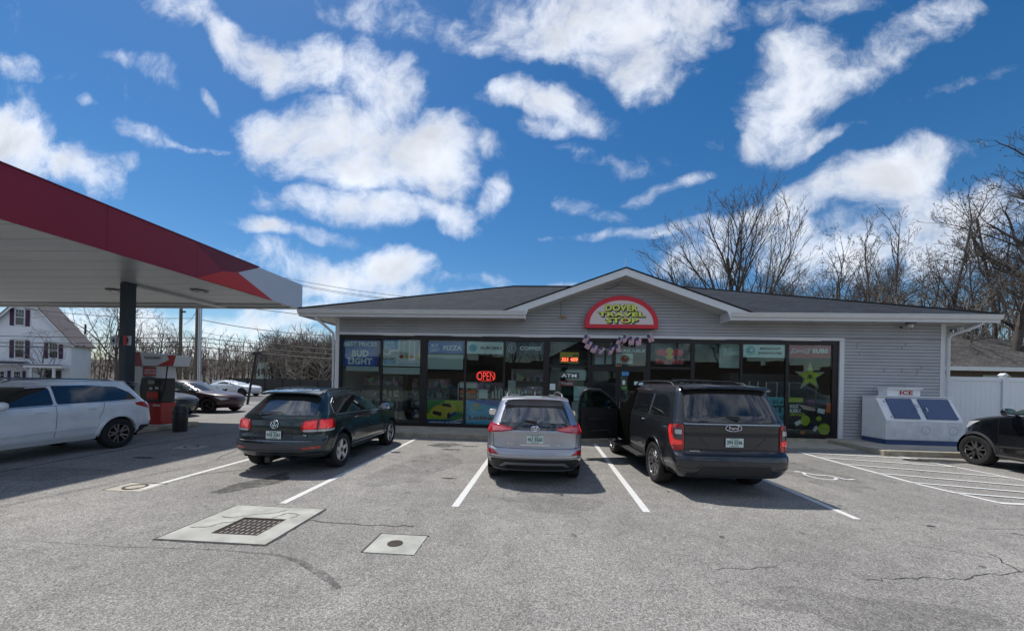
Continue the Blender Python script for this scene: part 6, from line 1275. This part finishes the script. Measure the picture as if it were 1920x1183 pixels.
# bay roof and porch
xa, za = hx(-30, 680); xb, _ = hx(52, 683); MB().prism([(HY-1.3, za-.22), (HY-.04, za-.22), (HY-.04, za+.12), (HY-1.25, za-.1)], xa, xb, 'X').build('bay_roof', 'white_trim', hs)
MB().prism([(HY-1.32, za-.098), (HY-.04, za+.125), (HY-.04, za+.16), (HY-1.32, za-.06)], xa, xb+.1, 'X').build('bay_shingles', 'roof_grey', hs)
xa, za = hx(62, 684); xb, _ = hx(131, 686); MB().prism([(xa, za-.32), (xb, za-.32), (xb, za), ((xa+xb)/2, za+.12), (xa, za)], HY-1.9, HY-.04).build('porch_roof', 'white_trim', hs)
boxp('porch_shingles', 'roof_grey', hs, xa-.05, xb+.05, HY-1.95, HY-1.91, za-.06, za+.02)
for px in (74, 115): xx, _ = hx(px, 700); boxp('porch_column', 'white_trim', hs, xx-.14, xx+.14, HY-1.8, HY-1.52, 0, za-.325)
xx, _ = hx(100, 710); q = boxp('front_door', 'window_dark', hs, xx-1.0, xx+.9, HY-.07, HY-.036, .1, 1.98); boxp('door_trim', 'p_grey', hs, xx-1.3, xx+1.2, HY-.066, HY-.037, 2.0, 2.55)
MB().tube((hm+5.6, HY+3, 6.2), (hm+5.6, HY+3, 7.35), .16, .14, 8).build('vent_pipe', 'cladding', hs)

hs.rotation_euler = (0, 0, radians(35)); hs.scale = (.60, 1, 1)

# ================================================================== POLES AND WIRES
def pole(px, Y, r, top, mat, label, name='utility_pole', lean=0.0):
    p = wy(px, 700, Y); o = empty(name, (p.x, Y, 0), label, 'pole'); MB().tube((p.x, Y, 0), (p.x+lean, Y, top), r, r*.75, 12).build('shaft', mat, o, 40); return p.x, o
x1, o1 = pole(337, 36.5, .17, 12, 'pole_wood', 'brown wooden utility pole left of the pair of poles'); boxp('insulator', 'cladding', o1, x1+.15, x1+.6, 36.3, 36.45, 8.1, 8.25)
x2, o2 = pole(368, 30.5, .16, 11, 'pole_wood', 'wooden utility pole with a bright conduit beside it')
MB().path([(x2+.25, 30.4, 0), (x2+.25, 30.4, 10)], .06, 8).build('conduit', 'galvanized', o2, 40); MB().path([(x2+.42, 30.4, 0), (x2+.42, 30.4, 10)], .075, 8).build('conduit', 'galvanized', o2, 40)
WR = empty('power_lines', (x2, 30.3, 8), 'dark overhead wires running along the road past the poles', 'wires')
def wire(P0, P1, Y0, Y1, sag=.3, r=.018):
    a = wy(*P0, Y0); b_ = wy(*P1, Y1); pts = [a.lerp(b_, t/16)-Vector((0, 0, sag*4*(t/16)*(1-t/16))) for t in range(17)]; MB().path(pts, r*1.3, 4).build('wire', 'wire', WR)
for P0, P1, Y0, Y1, sg_, r in (((-60, 628), (375, 633), 31, 31, .1, .022), ((375, 633), (700, 658), 31, 31, .15, .022), ((-60, 641), (375, 641), 31, 31, .1, .022), ((375, 641), (700, 668), 31, 31, .15, .022), ((-60, 648), (375, 650), 31, 31, .1, .03), ((375, 650), (700, 677), 31, 31, .15, .03),
    ((40, 577), (340, 597), 36, 36, .3, .02), ((340, 597), (368, 597), 36, 30.5, 0, .015), ((380, 600), (700, 630), 31, 31, .4, .022), ((368, 585), (345, 608), 30.5, 36, .2, .015), ((470, 578), (700, 607), 30, 30, 0, .02),
    ((530, 520), (760, 556), 24, 24, .1, .012), ((530, 527), (735, 560), 24, 24, .1, .012), ((560, 535), (720, 560), 24, 24, .1, .010), ((375, 622), (620, 655), 31, 31, .2, .012), ((345, 674), (405, 674), 31, 31, 0, .03)): wire(P0, P1, Y0, Y1, sg_, r)
p = wy(466, 745, 24); t_ = wy(480, 664, 24); lp = empty('lot_light_pole', (p.x, 24, 0), 'leaning black lot light pole with a boxy head', 'light pole')
dx_ = (t_.x-p.x); b0 = p.x-dx_*(p.z/(t_.z-p.z)); MB().tube((b0, 24, 0), (t_.x, 24, t_.z), .075, .06, 8).build('shaft', 'ink_black', lp); MB().obox((t_.x+.10, 24, t_.z+.05), (.40, .3, .20), Matrix.Rotation(-.1, 3, 'Y')).build('lamp_head', 'ink_black', lp)
# far fences and sheds at the left
ff = empty('dark_fence', (-27, 40, 0), 'long low dark fence at the foot of the far wood', 'fence'); boxp('panel', 'cladding', ff, -34, -12, 40, 40.1, 0, 1.55)
for k in range(12): boxp('post', 'cladding', ff, -34+k*2-.06, -34+k*2+.06, 39.93, 39.99, 0, 1.65)
wf = empty('far_white_fence', (-32, 37, 0), 'short white fence beyond the plum crossover', 'fence'); xa, xb = wy(400, 735, 37).x, wy(434, 735, 37).x; boxp('panel', 'vinyl', wf, xa, xb, 37, 37.08, 0, 1.3)
for k in range(4): boxp('post', 'vinyl', wf, xa+(xb-xa)*k/3-.07, xa+(xb-xa)*k/3+.07, 36.9, 36.99, 0, 1.42)
fh = empty('distant_building', (-30, 62, 0), 'pale half-hidden building far off among the bare trees', 'building')
xa = wy(480, 725, 62).x; xb = wy(508, 725, 62).x; boxp('wall', 'p_grey', fh, xa, xb, 62, 68, 0, 4.2); MB().prism([(xa-.3, 4.2), (xb+.3, 4.2), ((xa+xb)/2, 6.2)], 61.7, 68.3).build('roof', 'roof_grey', fh)
for k in range(4): boxp('window', 'window_dark', fh, xa+.3+k*.6, xa+.6+k*.6, 61.95, 61.99, 1.8+(k % 2)*.3, 3.0)

# ================================================================== TREES
def grow(seed, H, trunk_r, fork=.3, spread=35, nmain=6, lv=4, tw=.35, up=.25, lean=(0, 0), dens=1.0, minr=.012, cap=5200, main=.40, trunk=.62):
    rnd = random.Random(seed); segs = []; todo = [((0, 0, -.2), Vector((lean[0], lean[1], 1)).normalized(), H*trunk, trunk_r, 0)]; qi = 0
    while qi < len(todo) and len(segs) < cap:
        p, d, L, r, level = todo[qi]; qi += 1
        n = min(9, max(2, int(2+L*(1.1 if level < 2 else 1.5)))); q = Vector(p); dd = Vector(d); sl = L/n; pts = []
        for i in range(n):
            w = .09 if level == 0 else tw*.5; dd = (dd+Vector((rnd.uniform(-w, w), rnd.uniform(-w, w), rnd.uniform(-w, w)*.6+up*.16))).normalized(); q2 = q+dd*sl
            t0, t1 = i/n, (i+1)/n; ra = r*(1-.62*t0); rb = r*(1-.62*t1); segs.append((q.copy(), q2.copy(), max(ra, minr*.8), max(rb, minr*.7), level)); pts.append((q2.copy(), dd.copy(), rb, t1)); q = q2
        if level >= lv: continue
        if level == 0: pool = [t for t in pts if t[3] > fork]; k = nmain
        else: pool = [t for t in pts if t[3] > .2]; k = min(8, max(3, int((2.4+L*.8)*dens)))
        for j in range(k):
            s = pool[min(len(pool)-1, int((j+rnd.random())/k*len(pool)))]; ax_ = s[1].orthogonal().normalized(); ax_.rotate(Matrix.Rotation(rnd.uniform(0, 2*pi), 3, s[1])); an = radians(rnd.uniform(spread*.55, spread*1.25))
            nd = s[1].copy(); nd.rotate(Matrix.Rotation(an, 3, ax_)); l2 = H*main*(1.15-.75*s[3]) if level == 0 else L*rnd.uniform(.40, .62)*(1.15-.45*s[3])
            todo.append((s[0], nd, l2*rnd.uniform(.8, 1.15), max(minr, s[2]*rnd.uniform(.5, .78)), level+1))
    zm = max(s[1].z for s in segs); k = H/zm
    return [(a*k, b_*k, ra, rb, l) for a, b_, ra, rb, l in segs]
def segmesh(name, segs, mat):
    vs = []; fs = []
    for a, b_, ra, rb, l in segs:
        n = 7 if l == 0 else (5 if l == 1 else 3); q = (b_-a).to_track_quat('Z', 'Y'); o = len(vs)
        for p, r in ((a, ra), (b_, rb)):
            for i in range(n): vs.append(p+q @ Vector((r*cos(2*pi*i/n), r*sin(2*pi*i/n), 0)))
        fs += [(o+i, o+(i+1) % n, o+n+(i+1) % n, o+n+i) for i in range(n)]
    me = bpy.data.meshes.new(name); me.from_pydata([tuple(v) for v in vs], [], fs); me.materials.append(MAT[mat]); me.polygons.foreach_set('use_smooth', [True]*len(fs)); return me
KIND = {}
def species(k, mat, **kw):
    s = grow(**kw); KIND[k] = (segmesh('trunk', [t for t in s if t[4] == 0], mat), segmesh('crown', [t for t in s if t[4] > 0], mat), kw['H'])
species('fan', 'bark', seed=11, H=20, trunk_r=.27, fork=.15, spread=27, nmain=13, lv=5, tw=.22, up=.22, cap=26000, minr=.011, dens=.95, main=.60, trunk=.72)
species('tall', 'bark', seed=5, H=20, trunk_r=.17, fork=.42, spread=34, nmain=12, lv=5, tw=.45, up=.3, cap=9000, minr=.014, main=.30, trunk=.85)
species('tall2', 'bark_dark', seed=23, H=20, trunk_r=.18, fork=.32, spread=40, nmain=13, lv=5, tw=.55, up=.2, cap=10000, minr=.014, main=.33, trunk=.8)
species('wide', 'bark', seed=31, H=14, trunk_r=.17, fork=.22, spread=46, nmain=12, lv=5, tw=.5, up=.25, cap=11000, minr=.012, main=.46)
species('massive', 'bark_dark', seed=42, H=24, trunk_r=.33, fork=.22, spread=42, nmain=20, lv=5, tw=.6, up=.12, cap=24000, minr=.012, dens=1.0, main=.30, trunk=.85)
species('thin', 'bark_tan', seed=57, H=15, trunk_r=.14, fork=.35, spread=26, nmain=7, lv=3, tw=.35, up=.4, cap=2200, minr=.018)
species('thin2', 'bark_tan', seed=68, H=15, trunk_r=.16, fork=.25, spread=36, nmain=9, lv=3, tw=.4, up=.3, cap=2600, minr=.018)
species('shrub', 'bark_tan', seed=77, H=6, trunk_r=.08, fork=.08, spread=50, nmain=12, lv=3, tw=.5, up=.3, cap=1600, minr=.012)
def tree(kind, x, y, H, label, rz=0, group=None, wide=1.0):
    tm, cm, h0 = KIND[kind]; r = empty('bare_tree', (x, y, 0), label, 'tree', group, rz=rz, world=False); s = H/h0
    for nm_, me in (('trunk', tm), ('crown', cm)): o = bpy.data.objects.new(nm_, me); col.objects.link(o); o.parent = r; o.scale = (s*wide, s*wide, s)
    return r
def tpx(kind, px, pytop, Y, label, rz=0, wide=1.0, group='bare trees behind the store'):
    p = wy(px, pytop, Y); return tree(kind, p.x, Y, p.z, label, rz, group, wide)
tpx('fan', 1384, 352, 36, 'large fan-shaped bare tree rising over the store roof just right of the gable', 1.0, 1.12)
tpx('wide', 1262, 478, 40, 'small bare tree top just right of the gable peak', .4)
for i, (k, px, py, Y, rz, wd, lb) in enumerate((
    ('tall', 1640, 382, 33, .3, .75, 'slender bare tree, first of the two tall ones above the right roof slope'),
    ('tall', 1692, 378, 35, 2.4, .75, 'slender bare tree with crooked top, second tall one above the right roof slope'),
    ('tall2', 1796, 338, 32, 1.2, .8, 'tall forked bare tree over the right end of the eave'),
    ('massive', 1900, 205, 28, .8, .9, 'tallest dark bare tree at the right edge of the frame'),
    ('massive', 1990, 150, 31, 2.7, .9, 'dark bare tree reaching in from beyond the right edge'),
    ('tall2', 1862, 320, 36, 4.0, .9, 'dark many-branched bare tree between the eave end and the tallest tree'),
    ('wide', 1555, 420, 38, 2.0, .9, 'rounded bare tree halfway along the right roof slope'),
    ('wide', 1500, 470, 42, 3.4, 1.0, 'low rounded bare tree right of the large fan-shaped one'),
    ('wide', 1450, 500, 44, 5.1, 1.0, 'low bare tree partly behind the large fan-shaped one'),
    ('wide', 1600, 470, 45, .9, 1.0, 'low spreading bare tree left of the slender pair'),
    ('wide', 1730, 470, 34, 1.7, 1.0, 'low crooked bare tree right of the slender pair'),
    ('wide', 1765, 500, 40, 4.4, 1.0, 'low bare tree under the tall forked one'),
    ('tall2', 1835, 430, 42, 5.5, .9, 'bare tree behind the brown roof, right of the tall forked one'),
    ('wide', 1330, 520, 46, 2.2, 1.0, 'low bare tree left of the large fan-shaped one'),
    ('tall2', 1925, 380, 38, 2.0, 1.0, 'dark bare tree low at the right edge behind the brown roof'),
    ('wide', 1680, 500, 50, 3.0, 1.0, 'distant bare tree between the slender pair'),
    ('wide', 1880, 480, 46, 1.0, 1.1, 'bare tree over the brown roof near the right edge'),
    ('wide', 1540, 510, 52, 5.8, 1.1, 'distant bare tree peeking over the middle of the right roof slope'),
    ('thin2', 1660, 520, 30, 1.2, 1.2, 'thin bare sapling behind the right roof slope'),
    ('thin2', 1815, 490, 30, 2.9, 1.2, 'thin bare sapling beside the brown roof'))):
    tpx(k, px, py, Y, lb, rz, wd)
# left: yard tree and the wood edge
p = wy(222, 700, 33); tree('wide', p.x, 33, 10.0, 'spreading bare yard tree between the white house and the canopy column', 1.1, 'bare trees left of the store', 1.05)
p = wy(172, 700, 41); tree('shrub', p.x+.5, 36, 6.5, 'many-stemmed bare shrub tree beside the white house', .5, 'bare trees left of the store')
p = wy(290, 700, 44); tree('wide', p.x, 44, 9, 'bare tree seen above the fuel pump', 2.9, 'bare trees left of the store')
words = ['slim', 'leaning', 'forked', 'twiggy', 'pale', 'tall', 'crooked', 'dense', 'narrow', 'ragged']
lt = [(385, 655, 50), (405, 648, 56), (425, 652, 52), (447, 640, 54), (462, 645, 60), (478, 650, 50), (500, 636, 52), (517, 640, 58), (534, 615, 50), (548, 622, 56), (565, 616, 52), (580, 620, 58), (597, 622, 51), (612, 616, 55), (628, 610, 52), (350, 665, 54), (365, 660, 60), (645, 618, 56), (660, 620, 52), (322, 668, 52)]
random.seed(3)
for i, (px, py, Y) in enumerate(lt):
    where = ('above the plum crossover' if px < 440 else 'behind the lamp pole' if px < 490 else 'above the dark green SUV' if px < 560 else 'left of the store corner')
    tpx(('thin', 'thin2', 'thin')[i % 3], px, py, Y, f'{words[i % 10]} bare wood-edge tree {where}, ' + ('in front' if Y < 53 else 'midway' if Y < 57 else 'farther back'), random.uniform(0, 6), 1.25, 'bare trees of the wood edge')
for i, (px, H) in enumerate(((186, 5), (345, 5.5), (395, 4.5), (430, 5), (560, 5.5), (600, 6))):
    p = wy(px, 700, 43); r = tree('shrub', p.x, 43, H, ('bare brush beside the white house wing', 'bare brush behind the wooden poles', 'bare brush above the plum crossover roof', 'bare brush left of the lot light pole', 'bare brush behind the dark green SUV roof', 'bare brush near the store corner')[i], i*1.3, 'bare brush at the wood edge', 1.5)
# the wood behind as one mass: thousands of stems and twig sprays in depth
rnd = random.Random(99); segs = []
def spray(x, y, H):
    q = Vector((x, y, 0)); d = Vector((rnd.uniform(-.12, .12), 0, 1)).normalized(); r = rnd.uniform(.05, .16); n = 4; pts = []
    for i in range(n): q2 = q+d*H/n+Vector((rnd.uniform(-.25, .25), 0, 0)); segs.append((q.copy(), q2.copy(), r*(1-.2*i), r*(.8-.2*i), 2)); pts.append(q2.copy()); q = q2
    for k in range(13):
        p = pts[rnd.randrange(0, n)].lerp(pts[0], rnd.random()*.4); a = rnd.uniform(-1.1, 1.1); L = H*rnd.uniform(.10, .3); e = p+Vector((sin(a)*L, rnd.uniform(-.5, .5), cos(a)*L*.9)); segs.append((p, e, .045, .02, 2))
        for m_ in range(3): s_ = p.lerp(e, rnd.uniform(.3, 1)); a2 = a+rnd.uniform(-.7, .7); L2 = L*.5; segs.append((s_, s_+Vector((sin(a2)*L2, rnd.uniform(-.3, .3), cos(a2)*L2)), .028, .014, 2))
for i in range(900):
    y = rnd.uniform(58, 100); x = rnd.uniform(-.72, -.28)*y*1.02 if i < 650 else rnd.uniform(-1.5, -.6)*y; spray(x, y, rnd.uniform(6.0, 9.8)*(y/75)**.5)
for i in range(170):
    y = rnd.uniform(52, 80); spray(rnd.uniform(.35, 1.35)*y, y, rnd.uniform(9, 14))
w_ = bpy.data.objects.new('distant_wood', segmesh('distant_wood', segs, 'wood_far')); col.objects.link(w_); tag(w_, 'brown-grey mass of bare woodland beyond the road and the lots', 'woodland', kind='stuff')
# leaf-litter slope under the wood
hl = MB(); nx = 60
for i in range(nx+1):
    for j in range(9): x_ = -240+i*6.2; y_ = 62+j*11; hl.v.append((x_, y_, -.3+max(0, (y_-64))*.085+1.2*mnoise(Vector((x_*.03, y_*.03, 0)))))
hl.f = [(i*9+j, (i+1)*9+j, (i+1)*9+j+1, i*9+j+1) for i in range(nx) for j in range(8)]; o = hl.build('wooded_hill', 'hill_litter', None, 60); tag(o, kind='structure')
# ================================================================== BEHIND THE CAMERA (seen in the glass)
bh = empty('street_house', (6, -34, 0), 'plain grey house across the street behind the viewpoint', 'house')
boxp('wall', 'p_grey', bh, 2, 14, -44, -34, 0, 5.6); MB().prism([(1.2, 5.6), (14.8, 5.6), (8, 9.4)], -44.5, -33.6).build('roof', 'roof_grey', bh)
for k in range(3):
    for z_ in (1.2, 3.7): boxp('window', 'window_dark', bh, 3.4+k*3.8, 4.5+k*3.8, -33.99, -33.95, z_, z_+1.4)
bh = empty('street_house', (-22, -30, 0), 'long low dark building across the street behind the viewpoint', 'building'); boxp('wall', 'p_brick', bh, -34, -8, -40, -30, 0, 4.2); boxp('roof', 'roof_grey', bh, -34.4, -7.6, -40.4, -29.6, 4.2, 4.6)
for i, (x_, y_, k, H) in enumerate(((9.5, -22, 'fan', 13), (-4, -27, 'wide', 12), (19, -26, 'tall2', 15), (-16, -24, 'tall', 14), (27, -30, 'wide', 13), (-30, -24, 'wide', 13), (0, -46, 'tall2', 16), (-12, -50, 'wide', 15))):
    tree(k, x_, y_, H, ('bare street tree in front of the grey house', 'bare street tree between the two street buildings', 'tall bare tree right of the grey house', 'tall bare tree before the low building', 'bare tree far right behind the viewpoint', 'bare tree far left behind the viewpoint', 'bare tree behind the gap of the street buildings', 'bare tree behind the low street building')[i], i*1.1, 'street trees behind the viewpoint')
eb = MB()
for i in range(90): x_ = -140+i*3.2; hh = 7+3*mnoise(Vector((i*.37, 0, 0)))+2*mnoise(Vector((i*1.7, 3, 0))); eb.box(x_, x_+3.2, -70, -66, 0, max(3, hh))
o = eb.build('far_tree_belt', 'wood_far'); tag(o, 'distant belt of trees across the street behind the viewpoint', 'woodland', kind='stuff')
bpy.context.view_layer.update()
